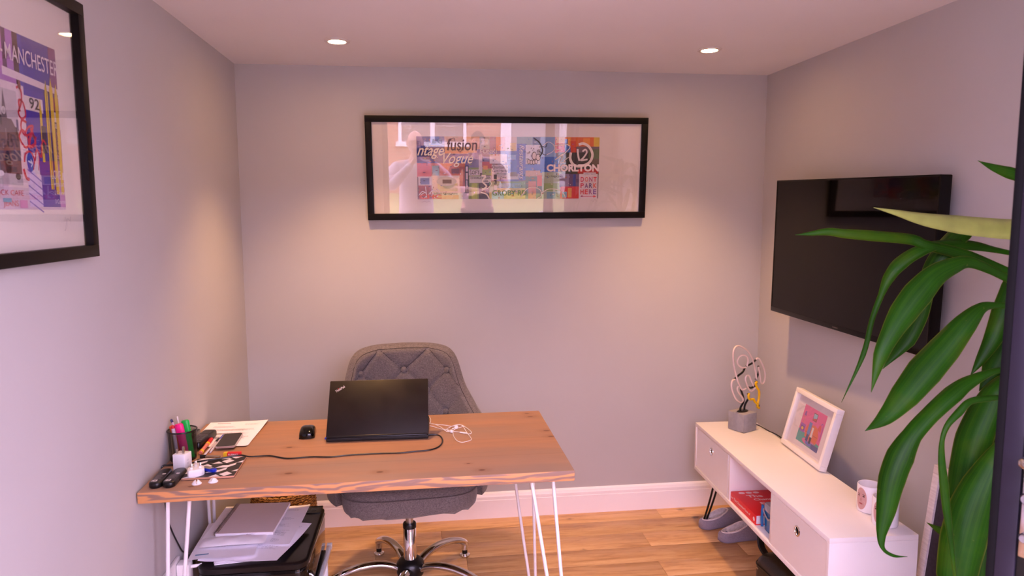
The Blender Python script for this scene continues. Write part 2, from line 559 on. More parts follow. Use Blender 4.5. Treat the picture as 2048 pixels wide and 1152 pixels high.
t = NT('house_brick'); v = t.coord()
br = t.n('ShaderNodeTexBrick'); br.inputs['Scale'].default_value = 1.0
for k, val in (('Color1', (*lin((176, 112, 82)), 1)), ('Color2', (*lin((200, 138, 104)), 1)), ('Mortar', (*lin((206, 186, 170)), 1))): br.inputs[k].default_value = val
br.inputs['Brick Width'].default_value = .225; br.inputs['Row Height'].default_value = .075; br.inputs['Mortar Size'].default_value = .006
mp = t.n('ShaderNodeMapping'); mp.inputs['Rotation'].default_value = (R(90), 0, 0); t.l(t.n('ShaderNodeTexCoord').outputs['Object'], mp.inputs[0]); t.l(mp.outputs[0], br.inputs[0])
t.l(br.outputs[0], t.b.inputs['Base Color']); t.b.inputs['Roughness'].default_value = .85
M_BRICK = t.mat
house = thing('house', 'brick house behind the lawn, mirrored in the wide picture glass', 'house', (0, -12.6, -.06))
MB().box((-8, -5, 0), (10, 0, 2.6)).build('wall', M_BRICK, house)
MB().prism([(-5.4, 2.6), (.4, 2.6), (-2.5, 3.9)], -8.3, 10.3, mat=Matrix(((0, 0, 1, 0), (1, 0, 0, 0), (0, 1, 0, 0), (0, 0, 0, 1)))).build('roof', pm('roof_tile', (120, 84, 70), .8, var=.2, vs=6), house)
M_BLIND = pm('window_blind', (150, 146, 150), .5, var=.02)
for (x0, x1, z0, z1) in ((.35, 1.85, 1.1, 2.3), (-4.2, -2.6, 1.1, 2.3), (5.2, 6.8, 1.1, 2.3)):
    f = MB()
    f.box((x0, 0, z0), (x0 + .07, .06, z1)).box((x1 - .07, 0, z0), (x1, .06, z1)).box((x0, 0, z1 - .07), (x1, .06, z1)).box((x0 - .06, 0, z0 - .05), (x1 + .06, .12, z0 + .05))
    f.box(((x0 + x1) / 2 - .05, 0, z0), ((x0 + x1) / 2 + .05, .06, z1))
    wn = f.build('window', M_TRIM, house)
    b = MB()
    z = z0 + .05
    while z < z1 - .05:
        b.box((x0 + .05, .002, z), (x1 - .05, .02, z + .05)); z += .065
    b.build('blind', M_BLIND, wn)['kind'] = 'stuff'
    MB().box((x0 + .06, .03, z0 + .04), (x1 - .06, .034, z1 - .06)).build('pane', M_GLASS, wn)
MB().box((2.62, 0, 0), (2.86, .09, 2.3), .02).build('door_frame', M_TRIM, house)
MB().box((3.95, 0, 0), (4.2, .09, 2.3), .02).build('door_frame', M_TRIM, house)
MB().box((2.86, 0, 0), (3.95, .04, 2.2), .01).build('garden_door', pm('grey_door', (150, 146, 150), .5), house)
# ================================================================== desk
def desk_wood(edge):
    t = NT('pine_edge' if edge else 'pine_top')
    tc = t.n('ShaderNodeTexCoord')
    sep = t.n('ShaderNodeSeparateXYZ'); t.l(tc.outputs['Object'], sep.inputs[0])
    v = t.coord((.9, 7, 9))
    if edge:
        mp = t.coord((.8, 1, 1))
        big = t.noise(t.coord((1.6, 3, 10)), 1.6, 3, .5, .6)
        s = t.math('ADD', t.math('MULTIPLY', sep.outputs['Z'], 62.0), t.math('MULTIPLY', big, 9.0))
        wv = t.math('ADD', t.math('MULTIPLY', t.math('SINE', t.math("MULTIPLY", s, 3.7)), .5), .5)
        fine = t.noise(t.coord((3, 30, 120)), 3, 3)
        f = t.math('ADD', t.math('MULTIPLY', wv, .75), t.math('MULTIPLY', fine, .25))
        c = t.ramp(f, [(.20, lin((150, 118, 102))), (.42, lin((172, 130, 104))), (.52, lin((206, 146, 98))), (.75, lin((216, 152, 98)))])
    else:
        g = t.noise(v, 2.2, 6, .62, .8)
        g2 = t.noise(t.coord((1.2, 30, 30)), 4, 4, .6)
        f = t.math('ADD', t.math('MULTIPLY', g, .65), t.math('MULTIPLY', g2, .35))
        c = t.ramp(f, [(.25, lin((158, 120, 92))), (.5, lin((174, 128, 94))), (.75, lin((188, 138, 100)))])
        grey = t.noise(t.coord((.7, 4, 4), loc=(3, 2, 0)), 1.7, 3)
        c = t.mix(t.ramp(grey, [(.40, (0, 0, 0)), (.68, (.75, .75, .75))]), c, lin((152, 126, 108)))
        # board glue lines
        for yy in (.17, .35, .52):
            dl = t.math('ABSOLUTE', t.math('SUBTRACT', sep.outputs['Y'], yy))
            c = t.mix(t.math('MULTIPLY', t.math('LESS_THAN', dl, .0007), .55), c, lin((96, 66, 46)))
        for (kx, ky, r) in ((.424, .10, .013), (.715, .073, .012), (1.044, .045, .012), (1.292, .612, .012), (1.325, .42, .013), (1.33, .35, .013), (.146, .03, .010), (.381, .358, .011), (1.004, .11, .006), (1.285, .655, .01)):
            sx = t.math('MULTIPLY', t.math('SUBTRACT', sep.outputs['X'], kx), .8)
            sy = t.math('MULTIPLY', t.math('SUBTRACT', sep.outputs['Y'], ky), 1.25)
            dd = t.math('SQRT', t.math('ADD', t.math('POWER', sx, 2.0), t.math('POWER', sy, 2.0)))
            dd = t.math('ADD', dd, t.math('MULTIPLY', t.math('SUBTRACT', g2, .5), .006))
            kf = t.n('ShaderNodeMapRange', interpolation_type='SMOOTHSTEP'); t.l(dd, kf.inputs[0])
            kf.inputs[1].default_value = r * .45; kf.inputs[2].default_value = r; kf.inputs[3].default_value = .85; kf.inputs[4].default_value = 0
            c = t.mix(kf.outputs[0], c, lin((92, 52, 34)))
            kf2 = t.n('ShaderNodeMapRange', interpolation_type='SMOOTHSTEP'); t.l(dd, kf2.inputs[0])
            kf2.inputs[1].default_value = r * .8; kf2.inputs[2].default_value = r * 3.2; kf2.inputs[3].default_value = .3; kf2.inputs[4].default_value = 0
            c = t.mix(kf2.outputs[0], c, lin((130, 84, 52)))
    t.l(c, t.b.inputs['Base Color'])
    t.b.inputs['Roughness'].default_value = .5
    t.b.inputs['Specular IOR Level'].default_value = .35
    t.bump(f, .1, .0008)
    return t.mat
ZT = .7678
DL, DD = 1.343, .695
desk = thing('desk', 'stained pine desk with white hairpin legs in front of the grey chair', 'desk', (.006, -1.382, 0), .0058)
top = MB().box((0, 0, ZT - .036), (DL, DD, ZT), .004, 2)
o = top.build('desk_top', [desk_wood(False), desk_wood(True)], desk)
for p in o.data.polygons:
    if abs(p.normal.z) < .6: p.material_index = 1
def hairpin(name, mat, parent, a, b, foot, zt, r, plate=None):
    """two rods meeting in a bend at the floor, with a mounting plate on top"""
    m = MB()
    a = Vector((*a, zt)); b = Vector((*b, zt)); f = Vector((*foot, r))
    d = (b - a).normalized() * .011
    mid = [a, a.lerp(f - d, .5), (f - d) + Vector((0, 0, .02)), f - d + Vector((0, 0, .006)), f, f + d + Vector((0, 0, .006)), (f + d) + Vector((0, 0, .02)), b.lerp(f + d, .5), b]
    m.tube(smoothpath(mid, 4), r, 10)
    c = (a + b) / 2
    m.box((min(a.x, b.x) - .02, min(a.y, b.y) - .02, zt - .004), (max(a.x, b.x) + .02, max(a.y, b.y) + .02, zt), .001)
    return m.build(name, mat, parent)
zb = ZT - .036
hairpin('leg', M_WHITEMETAL, desk, (1.208, .065), (1.285, .085), (1.33, -.02 + .06), zb, .0062)
hairpin('leg', M_WHITEMETAL, desk, (1.198, .60), (1.30, .62), (1.303, .60), zb, .0062)
hairpin('leg', M_WHITEMETAL, desk, (.062, .075), (.125, .085), (.045, .045), zb, .0062)
hairpin('leg', M_WHITEMETAL, desk, (.028, .57), (.034, .635), (.032, .60), zb, .0062)

# ================================================================== office chair
M_TWEED = fabric('grey_tweed', (74, 68, 68), (138, 130, 128))
M_SEAM = pm('dark_seam', (46, 40, 42), .9)
M_PIPING = fabric('grey_piping', (70, 64, 64), (112, 104, 104))
chair = thing('office_chair', 'grey tweed swivel chair with buttoned back and chrome star base behind the desk', 'chair', (.793, -.64, 0), R(4))
HT = [(0, .995), (20, .992), (30, .982), (36, .965), (40, .935), (43, .88), (47, .825), (53, .785), (62, .735), (75, .695), (90, .668), (105, .64), (114, .61), (119, .56), (121, .50)]
HTs = lambda a: sum(interp(HT, abs(a) + d) for d in (-3, -1.5, 0, 1.5, 3)) / 5
TMAX = 121
def shell(u, v, inner):
    th = (u * 2 - 1) * TMAX
    h = HTs(th)
    z = .445 + (h - .445) * v
    a, b = .335, .30
    k = 1 + .10 * (z - .43) / .5
    off = 0.0
    if inner:
        off = .048
        s = math.radians(th) * .33
        zz = z - .886
        p = s / .2 + zz / .19; q = s / .2 - zz / .19
        dp = abs(p - round(p)); dq = abs(q - round(q))
        cr = max(0, 1 - dp / .11) ** 1.5 * .6 + max(0, 1 - dq / .11) ** 1.5 * .6
        bt = max(0, 1 - math.hypot(dp, dq) / .22) ** 2
        fade = max(0, min(1, (h - z) / .018)) * (1 if abs(th) < 75 else max(0, 1 - (abs(th) - 75) / 15))
        off -= (.009 * cr + .011 * bt) * fade
        off *= min(1, .45 + (max(0, h - z) / .022) ** .5 * .55) if h - z < .022 else 1
    r = math.radians(th)
    sx = math.copysign(abs(math.sin(r)) ** .92, r)
    x = (a * k - off) * sx
    y = .01 + (b * k - off) * math.cos(r)
    return (x, y, z)
NU, NV = 150, 56
m = MB()
m.grid(lambda u, v: shell(u, v, False), NU, 24)
m.grid(lambda u, v: shell(u, v, True), NU, NV)
# rim
rim = [[shell(i / NU, 1, False), tuple((Vector(shell(i / NU, 1, False)) + Vector(shell(i / NU, 1, True))) / 2 + Vector((0, 0, .010))), shell(i / NU, 1, True)] for i in range(NU + 1)]
vs = [p for r_ in rim for p in r_]
fs = []
for i in range(NU):
    for k in range(2): fs.append((i * 3 + k, (i + 1) * 3 + k, (i + 1) * 3 + k + 1, i * 3 + k + 1))
m.add(vs, fs)
for e in (0, 1):
    n = 12
    vs = [shell(e, j / n, False) for j in range(n + 1)] + [shell(e, j / n, True) for j in range(n + 1)]
    m.add(vs, [(j, j + 1, n + 2 + j, n + 1 + j) for j in range(n)])
bk = m.build('backrest', M_TWEED, chair, ang=70)
# seam piping along the inner edge
pp = []
for i in range(0, NU + 1, 2):
    u = i / NU
    if abs(u * 2 - 1) * TMAX < 112:
        p = Vector(shell(u, .982, True)); c = Vector((0, .01, p.z)); pp.append(p + (c - p).normalized() * .0005)
MB().tube(pp, .0011, 6).build('seam', M_SEAM, bk)
seamlines = []
def inner_pt(s, z, lift=.001):
    th = math.degrees(s / .33); u = (th / TMAX + 1) / 2
    h = HTs(th); v = (z - .445) / (h - .445)
    p = Vector(shell(u, v, True)); c = Vector((0, .01, p.z))
    return p + (c - p).normalized() * lift
for (s0, z0_, s1, z1_) in ((-.2, .868, -.1, .968), (-.2, .868, -.265, .93), (0, .868, -.1, .968), (0, .868, .1, .968), (.2, .868, .1, .968), (.2, .868, .265, .93), (-.2, .868, -.1, .773), (0, .868, -.1, .773), (0, .868, .1, .773), (.2, .868, .1, .773), (.2, .868, .3, .773), (-.2, .868, -.3, .773),
                           (-.1, .773, -.2, .678), (-.1, .773, 0, .678), (.1, .773, 0, .678), (.1, .773, .2, .678), (.2, .678, .3, .773), (-.2, .678, -.3, .773), (-.2, .678, -.1, .583), (0, .678, -.1, .583), (0, .678, .1, .583), (.2, .678, .1, .583)):
    q_ = []
    for k in range(11):
        f = k / 10; a_s, a_z = s0 + (s1 - s0) * f, z0_ + (z1_ - z0_) * f
        hh = HTs(math.degrees(a_s / .33))
        if a_z + .018 < hh - .010: q_.append(inner_pt(a_s, a_z + .018, .0004))
    if len(q_) > 3: MB().tube(q_, .0013, 5).build('tuft_seam', M_SEAM, bk)
for (s, z) in ((-.2, .868), (0, .868), (.2, .868), (-.1, .773), (.1, .773), (.3, .70) , (-.3, .70), (-.2, .678), (0, .678), (.2, .678), (-.1, .583), (.1, .583)):
    if abs(s) > .25: continue
    p = inner_pt(s, z + .018, .017); c = Vector((0, .01, p.z + .02)); d = (c - p).normalized()
    q = d.to_track_quat('Z', 'Y').to_matrix().to_4x4(); q.translation = p
    MB().lathe([(.0135, -.006), (.0135, .001), (.012, .0035), (.008, .005), (0, .0056)], 20, mat=q).build('button', M_TWEED, bk)
# seat cushion
def rr(hx, hy, n=48, e=4.2):
    out = []
    for k in range(n):
        a = 2 * math.pi * k / n
        c, s = math.cos(a), math.sin(a)
        out.append((hx * math.copysign(abs(c) ** (2 / e), c), hy * math.copysign(abs(s) ** (2 / e), s)))
    return out
rings = []
for j, (z, g) in enumerate([(.440, .90), (.444, .955), (.452, .985), (.47, 1.0), (.50, 1.0), (.525, .985), (.54, .94), (.55, .85), (.555, .6), (.556, .2)]):
    wob = .006 if j < 2 else 0
    rings.append([(x, y - .035, z + wob * math.sin(k * 1.9) - (.006 if (j < 3 and y < 0) else 0)) for k, (x, y) in enumerate(rr(.272 * g, .262 * g))])
seat = MB().rings(rings).build('seat', M_TWEED, chair, ang=60)
MB().tube([(x * 1.005, y * 1.005 - .035, .512) for x, y in rr(.272, .262)], .0028, 6, closed=True).build('seam', M_PIPING, seat)
MB().box((-.11, -.10, .415), (.11, .12, .444), .01).build('seat_mechanism', M_BLACKMATT, chair)
MB().lathe([(.016, .25), (.016, .43)], 24).build('gas_lift', M_STEEL, chair)
MB().lathe([(.0285, .268), (.0285, .284), (.026, .289), (.0165, .289), (.0165, .268)], 28).build('collar', M_BLACK, chair)
MB().lathe([(.03, .1), (.028, .12), (.027, .268), (.024, .272)], 32).build('column', M_CHROME, chair)
MB().lathe([(.038, .055), (.056, .062), (.062, .085), (.058, .112), (.046, .126), (.034, .131)], 36).build('hub', M_BLACK, chair)
for k in range(5):
    a = R(116.4 - 4 - 72 * k)
    d = Vector((math.cos(a), math.sin(a), 0))
    pts = [d * r_ + Vector((0, 0, z)) for r_, z in ((.045, .088), (.08, .106), (.13, .118), (.19, .119), (.25, .109), (.30, .092), (.335, .073), (.357, .054))]
    lg = MB().tube(smoothpath(pts, 4), [.0155] * 25 + [.015, .0145, .0135, .0115], 14, flat=1.3).build('leg', M_CHROME, chair)
    e = d * .345
    ft = MB().lathe([(.0155, .066), (.0155, .034), (.012, .03)], 18, c=e).build('glide_post', M_CHROME, lg)
    MB().lathe([(.0125, .032), (.0125, .013)], 18, c=e).build('glide_collar', M_BLACK, lg)
    MB().lathe([(.0235, 0), (.025, .004), (.0235, .009), (.013, .014), (.011, .016)], 24, c=e).build('glide_foot', M_CHROME, lg)

# ================================================================== laptop
M_LID = NT('laptop_lid'); _v = M_LID.coord()
M_LID.l(M_LID.ramp(M_LID.noise(_v, 9, 4, .6), [(.3, lin((20, 12, 9))), (.7, lin((30, 19, 14)))]), M_LID.b.inputs['Base Color'])
M_LID.l(M_LID.ramp(M_LID.noise(_v, 13, 3, .6), [(.35, (.40, .40, .40)), (.7, (.58, .58, .58))]), M_LID.b.inputs['Roughness'])
M_LID.b.inputs['Specular IOR Level'].default_value = .3
M_LID = M_LID.mat
lap = thing('laptop', 'black laptop half open on the desk, lid back towards the viewer', 'laptop', (.508, -.988, ZT), R(-1.0))
LW = .371
base = MB().box((0, .0, .002), (LW, .245, .016), .0035).build('base', M_BLACKMATT, lap)
MB().box((.03, .05, .016), (LW - .03, .15, .0166), .0002).build('keyboard', M_BLACK, base)
kb = MB()
for r_ in range(5):
    for c in range(15): kb.box((.034 + c * .0203, .054 + r_ * .0188, .0164), (.034 + c * .0203 + .017, .054 + r_ * .0188 + .0158, .0182), .0008, 1)
kb.build('keys', M_BLACK, base)
MB().box((LW / 2 - .05, .17, .016), (LW / 2 + .05, .235, .0164), .0001).build('touchpad', M_BLACK, base)
for x in (.025, LW - .05): MB().box((x, .01, .001), (x + .025, .022, .004)).build('foot', M_BLACKMATT, base)
lid = bpy.data.objects.new('lid', None); 
lang = math.atan2(.171, .142)
LH = .226
lm = MB().box((0, 0, 0), (LW, LH, .0075), .003).build('lid', M_LID, lap)
lm.location = (0, .004, .017); lm.rotation_euler = (lang, 0, 0)
# screen side faces the user
MB().box((.008, .012, -.0006), (LW - .008, LH - .008, .0), 0).build('screen', M_BLACKGLOSS, lm)
MB().box((.005, -.004, .0015), (LW - .005, .004, .0085), .002).build('hinge', M_BLACK, lm)
# lid lettering lies on the outer (camera-side) face
lg = Print()
lg.text('ThinkPad', 0, 0, .0098, (206, 198, 200), width=.038, bold=.014)
lg.ell(.0142, .0094, .0016, .0016, (220, 40, 30), 12)
lg.build('lettering', M_PRINTMATT, lm, Matrix.Translation((.026, .176, .0077)) @ Matrix.Rotation(R(34), 4, 'Z'))
# USB receiver in the side
M_BLUE = pm('blue_plastic', (24, 50, 190), .35, var=.03)
MB().box((-.008, .02, .006), (.001, .034, .0115), .001).build('usb_receiver', M_BLUE, lap)

# ---- power lead of the laptop
cab = [(.879, -.974), (.9, -.97), (.922, -.979), (.93, -1.032), (.916, -1.091), (.883, -1.124), (.831, -1.133), (.78, -1.141), (.711, -1.137), (.609, -1.139), (.543, -1.15), (.475, -1.141), (.401, -1.146), (.337, -1.112)]
pts = [(x, y, ZT + .0036) for x, y in cab]
pts[0] = (.872, -.974, ZT + .009); pts[1] = (.9, -.97, ZT + .0075); pts[2] = (.922, -.979, ZT + .005)
pts += [(.272, -1.118, ZT + .006), (.237, -1.112, ZT + .0105), (.177, -1.136, ZT + .0105), (.135, -1.150, ZT + .011), (.098, -1.150, ZT + .005), (.06, -1.165, ZT + .0042), (.03, -1.160, ZT + .0042), (.006, -1.165, ZT + .004), (.003, -1.168, ZT - .01), (.0035, -1.16, ZT - .08), (.004, -1.14, ZT - .2), (.006, -1.05, ZT - .34), (.012, -1.0, .36), (.02, -1.10, .26), (.03, -1.13, .19)]
c = thing('laptop_charging_cable', 'thin black charging cable snaking across the desk from the laptop', 'cable')
MB().tube(smoothpath(pts, 6), .0026, 8).build('lead', M_BLACK, c)
MB().tube([(.872, -.974, ZT + .009), (.9, -.970, ZT + .0078)], [.0042, .0036], 10).build('connector', M_BLACK, c)

# ---- mouse
t = thing('computer_mouse', 'glossy black computer mouse left of the laptop', 'mouse', (.427, -.885, ZT), R(4))
rings = []
for j in range(15):
    f = j / 14; y = -.052 + .104 * f
    hw = .031 * (1 - abs(2 * f - 1) ** 5 * .35) * (1 - .06 * math.sin(math.pi * f))
    top_ = .012 + .022 * math.sin(math.pi * min(1, .12 + f * .8)) ** .9
    k = 1 if 0 < j < 14 else .86
    ring = []
    for q in range(16):
        a = math.pi * q / 15
        ring.append((hw * k * math.copysign(abs(math.cos(a)) ** .55, math.cos(a)), y, .002 + top_ * k * math.sin(a) ** .7))
    rings.append(ring)
MB().rings(rings).build('body', M_BLACKGLOSS, t, ang=50)
MB().lathe([(.0, -.004), (.0095, -.004), (.0095, .004), (0, .004)], 20, mat=Matrix.Translation((0, -.028, .0205)) @ Matrix.Rotation(math.pi / 2, 4, 'Y')).build('scroll_wheel', M_STEEL, t)
MB().box((-.028, -.045, 0), (.028, .045, .004), .001).build('sole', M_BLACKMATT, t)

# ---- earphones
ears = [[(.883, -.717), (.889, -.748), (.888, -.797), (.884, -.805), (.906, -.824), (.942, -.844), (.974, -.857), (.995, -.844), (1.01, -.854), (1.02, -.867), (1.033, -.907), (1.041, -.946), (1.035, -.958), (1.016, -.955), (.996, -.94), (.977, -.922), (.968, -.917), (.946, -.899), (.929, -.886), (.906, -.863), (.885, -.845)],
        [(.978, -.857), (1.001, -.852), (1.014, -.874), (1.02, -.928), (1.027, -.98), (1.036, -1.024), (1.031, -1.044), (1.018, -1.058), (.999, -1.06), (.983, -1.045), (.974, -1.009), (.971, -.962), (.975, -.915), (.999, -.891), (1.019, -.869)],
        [(.907, -.848), (.92, -.861), (.931, -.89), (.939, -.921), (.95, -.934), (.96, -.939)],
        [(.946, -.895), (.958, -.878), (.977, -.857), (.988, -.87), (.991, -.886)]]
t = thing('earphones', 'white tangled wired earphones right of the laptop', 'earphones')
for i, e in enumerate(ears):
    MB().tube(smoothpath([(x, y, ZT + .0016 + .0025 * (i % 3) + .0012 * ((k * 7 + i) % 3)) for k, (x, y) in enumerate(e)], 5), .0012, 8).build('wire', M_WPLAS, t)
for (x, y, a) in ((.965, -.934, 30), (.987, -.884, 120)):
    M_ = Matrix.Translation((x, y, ZT + .006)) @ Matrix.Rotation(R(a), 4, 'Z') @ Matrix.Rotation(R(80), 4, 'Y')
    MB().lathe([(0, -.006), (.004, -.0055), (.0075, -.002), (.0075, .002), (.005, .006), (0, .007)], 18, mat=M_).tube([(0, 0, 0), (0, .012, -.003), (0, .022, -.004)], .0022, 8, mat=M_).build('earbud', M_WPLAS, t)
MB().tube([(.998, -.942, ZT + .004), (1.022, -.955, ZT + .004)], .0028, 10).build('inline_remote', M_WPLAS, t)

# ---- pile of letters on the desk
def lines(p, x0, x1, ytop, n, dy, col, rng, h=.0012):
    for k in range(n):
        y = ytop - k * dy
        x = x0
        e = x1 - rng.random() * (x1 - x0) * .25
        while x < e:
            wd = rng.uniform(.004, .014)
            p.rect(x, y, min(x + wd, e), y + h, col); x += wd + .002
def sheet(name, label, loc, rz, w, h, curl, seed, dens=1.0, group=None, tilt=(0, 0), th=.0003, colr=None, corner=None):
    r = random.Random(seed)
    t = thing(name, label, 'paper', loc, rz, group)
    def fz(x, y):
        u, v = x / w, y / h
        z = curl[0] * max(0, u - .75) ** 2 * 16 * max(0, v - .6) + curl[1] * max(0, .25 - u) ** 2 * 16 + curl[2] * (math.sin(u * 5 + seed) * math.sin(v * 4 + seed)) + tilt[0] * u + tilt[1] * v
        return z
    m = MB()
    n1, n2 = 10, 14
    m.grid(lambda u, v: (u * w, v * h, fz(u * w, v * h) + th), n1, n2)
    m.grid(lambda u, v: (u * w, v * h, fz(u * w, v * h)), n1, n2)
    me = m.build('sheet', M_PAPER, t, fix=False)
    p = Print()
    g = (120, 112, 124)
    p.rect(w * .1, h * .93, w * .34, h * .945, colr or g)
    lines(p, w * .62, w * .9, h * .90, 3, .006, g, r)
    lines(p, w * .1, w * .55, h * .80, 4, .006, g, r)
    for q in range(int(3 * dens)): lines(p, w * .1, w * .9, h * (.66 - .17 * q), 4, .007, (130, 122, 132), r)
    if colr: p.rect(w * .1, h * .06, w * .3, h * .085, colr)
    o = p.build('lettering', M_PRINTMATT, t); o['kind'] = 'stuff'
    for v in o.data.vertices: v.co.z += fz(v.co.x, v.co.y) + th + .0002
    return t
for k in range(4):
    sheet('paper_sheet', ['printed white letter topmost on the desk pile by the left wall', 'white letter second in the desk pile by the left wall', 'white letter third in the desk pile by the left wall', 'lowest white letter of the desk pile by the left wall'][k],
          (.018 + .003 * (k % 2), -.985 + .004 * k, ZT + .0006 + .0012 * (3 - k)), R(-1.5 + 1.2 * (k - 1)), .212, .297, (.016 - .004 * k, .0, .0004), 3 + k, group='letters piled on the desk')

# ---- smartphone
t = thing('smartphone', 'dark smartphone with silver rim lying on the letters', 'phone', (.160, -.948, ZT + .0064), R(3))
def rrect(hx, hy, r, n=5):
    out = []
    for (cx, cy, a0) in ((hx - r, hy - r, 0), (-hx + r, hy - r, 90), (-hx + r, -hy + r, 180), (hx - r, -hy + r, 270)):
        for k in range(n + 1):
            a = R(a0 + 90 * k / n); out.append((cx + r * math.cos(a), cy + r * math.sin(a)))
    return out
M_SILVER = pm('silver_rim', (206, 198, 200), .3, metal=.8, var=.02)
MB().rings([[(x * g, y * g, z) for x, y in rrect(.0335, .075, .010)] for z, g in ((0, .97), (.002, 1), (.0075, 1), (.0085, .985))]).build('body', M_SILVER, t)
MB().prism(rrect(.0318, .0733, .009), .0084, .0089).build('screen', pm('phone_glass', (22, 17, 16), .12, var=0), t)
MB().prism([(-.008, -.066), (.008, -.066), (.008, -.0645), (-.008, -.0645)], .0089, .0091).build('speaker_slot', M_BLACK, t)

# ---- two cordless handsets beside the pen pot
M_KEY = pm('grey_key', (96, 90, 94), .5)
for (x, y, rz, lab) in ((.062, -.945, -6, 'black cordless telephone handset with keypad lying nearest the pens'), (.016, -.93, 0, 'black cordless telephone handset against the wall behind the pen pot')):
    t = thing('cordless_handset', lab, 'telephone', (x + .004, y, ZT + .008), R(rz), 'cordless handsets on the desk')
    HW = .0225 if x > .03 else .0135
    MB().rings([[(a * g, b * g, z) for a, b in rrect(HW, .078, .009)] for z, g in ((0, .93), (.004, 1), (.018, 1), (.024, .94))]).build('body', M_BLACK, t)
    MB().prism(rrect(HW * .72, .022, .003), .024, .0246, mat=Matrix.Translation((0, .042, 0))).build('display', M_BLACKGLOSS, t)
    MB().box((-HW * .7, .008, .0238), (HW * .7, .0095, .0246)).build('silver_bar', M_SILVER, t)
    for r_ in range(4):
        for c_ in range(3):
            MB().prism(rrect(HW * .2, .0035, .0015, 3), .0238, .0252, mat=Matrix.Translation(((c_ - 1) * HW * .55, -.006 - r_ * .013, 0))).build('key', M_KEY, t)

# ---- wire-mesh pen pot
cx, cy = .0475, -1.092
pot = thing('pen_pot', 'round black wire-mesh pen pot by the left wall', 'pen pot', (cx, cy, ZT))
RB, RT, PH = .041, .046, .102
MB().tube([(RT * math.cos(a), RT * math.sin(a), PH) for a in [2 * math.pi * k / 40 for k in range(40)]], .0026, 8, closed=True).build('rim', M_BLACK, pot)
MB().lathe([(RB, 0), (RB + .001, .006), (RB - .001, .006), (RB - .002, .002), (0, .002)], 40).build('bottom', M_BLACK, pot)
m = MB()
NW = 84
for sg in (1, -1):
    for k in range(NW):
        pts = []
        for j in range(9):
            f = j / 8; a = 2 * math.pi * k / NW + sg * f * 1.1; r = RB + (RT - RB) * f
            for dz in (-.00055, .00055):
                a2 = a + sg * dz * 10
                pts.append((r * math.cos(a2), r * math.sin(a2), .004 + f * (PH - .004) - dz))
        m.add(pts, [(2 * j, 2 * j + 1, 2 * j + 3, 2 * j + 2) for j in range(8)])
m.build('wire_mesh', M_BLACK, pot, fix=False)['kind'] = 'stuff'
def stick(name, label, cat, p0, p1, r, mat, capmat=None, capfrom=.65, capr=None, flat=None, group=None):
    p0 = Vector(p0); p1 = Vector(p1)
    t = thing(name, label, cat, p0, 0, group)
    d = p1 - p0
    MB().tube([Vector(), d * .02, d * (capfrom if capmat else .98), d * (capfrom + .001 if capmat else 1.0)], [r * .8, r, r, r * .9], 12, flat=flat).build('barrel', mat, t)
    if capmat:
        cr = capr or r * 1.12
        MB().tube([d * (capfrom - .005), d * (capfrom + .01), d * .97, d], [cr * .95, cr, cr, cr * .8], 12, flat=flat).build('cap', capmat, t)
    return t
M_PINK = pm('highlighter_pink', (236, 30, 130), .35, var=.03)
M_GREEN = pm('highlighter_green', (20, 178, 66), .35, var=.03)
M_ORANGE = pm('highlighter_orange', (240, 96, 50), .35, var=.03)
M_CLEAR = pm('clear_plastic', (205, 196, 204), .2, var=.02)
M_REDP = pm('red_plastic', (205, 30, 40), .35)
M_DKBLUE = pm('dark_blue_plastic', (40, 40, 90), .35)
z0 = ZT + .006
stick('highlighter_pen', 'fat pink highlighter pen standing in the mesh pot', 'pen', (.060, -1.104, z0), (.044, -1.112, ZT + .128), .0135, M_PINK, M_PINK, .60, .0145, flat=.6, group='pens in the mesh pot')
stick('highlighter_pen', 'green highlighter pen leaning in the mesh pot', 'pen', (.076, -1.100, z0), (.061, -1.100, ZT + .137), .0120, M_GREEN, M_GREEN, .60, .0132, flat=.6, group='pens in the mesh pot')
stick('highlighter_pen', 'orange highlighter pen at the wall side of the mesh pot', 'pen', (.040, -1.085, z0), (.016, -1.098, ZT + .118), .007, M_ORANGE, M_ORANGE, .72, .0085, group='pens in the mesh pot')
stick('ballpoint_pen', 'thin clear ballpoint with dark end sticking out of the pot', 'pen', (.052, -1.076, z0), (.0125, -1.088, ZT + .138), .0038, M_CLEAR, M_DKBLUE, .93, .0042, group='pens in the mesh pot')
stick('ballpoint_pen', 'thin white pen standing tallest in the mesh pot', 'pen', (.045, -1.064, z0), (.027, -1.072, ZT + .143), .0024, M_WPLAS, group='pens in the mesh pot')
stick('marker_pen', 'pale pen with red top in the mesh pot', 'pen', (.034, -1.106, z0), (.025, -1.112, ZT + .122), .006, M_CLEAR, M_REDP, .93, .0062, group='pens in the mesh pot')
# ---- pens lying on the desk
M_YEL = pm('yellow_plastic', (232, 190, 40), .4)
t = stick('glue_pen', 'red and yellow glue pen lying between handset and pens', 'glue', (.093, -1.062, ZT + .0075), (.093, -.93, ZT + .0145), .0068, pm('glue_label', (214, 120, 100), .4), M_REDP, .62, .0072)
for f in (.05, .58): 
    d = Vector((0, .132, .007))
    MB().tube([d * f, d * (f + .08)], .0077, 12).build('yellow_band', M_YEL, t)
stick('ballpoint_pen', 'black-capped clear ballpoint lying beside the glue pen', 'pen', (.111, -1.085, ZT + .0045), (.110, -.90, ZT + .0045), .0040, M_CLEAR, M_BLACK, .78, .0052)
stick('ballpoint_pen', 'blue-capped clear ballpoint lying next to the smartphone', 'pen', (.122, -1.05, ZT + .0045), (.121, -.876, ZT + .0095), .0038, M_CLEAR, M_BLUE, .74, .005)
t = thing('usb_stick', 'small silver metal stick with black end below the pens', 'usb stick', (.120, -1.093, ZT), R(-10))
MB().box((0, -.006, .002), (.05, .006, .0075), .001).build('body', M_STEEL, t)
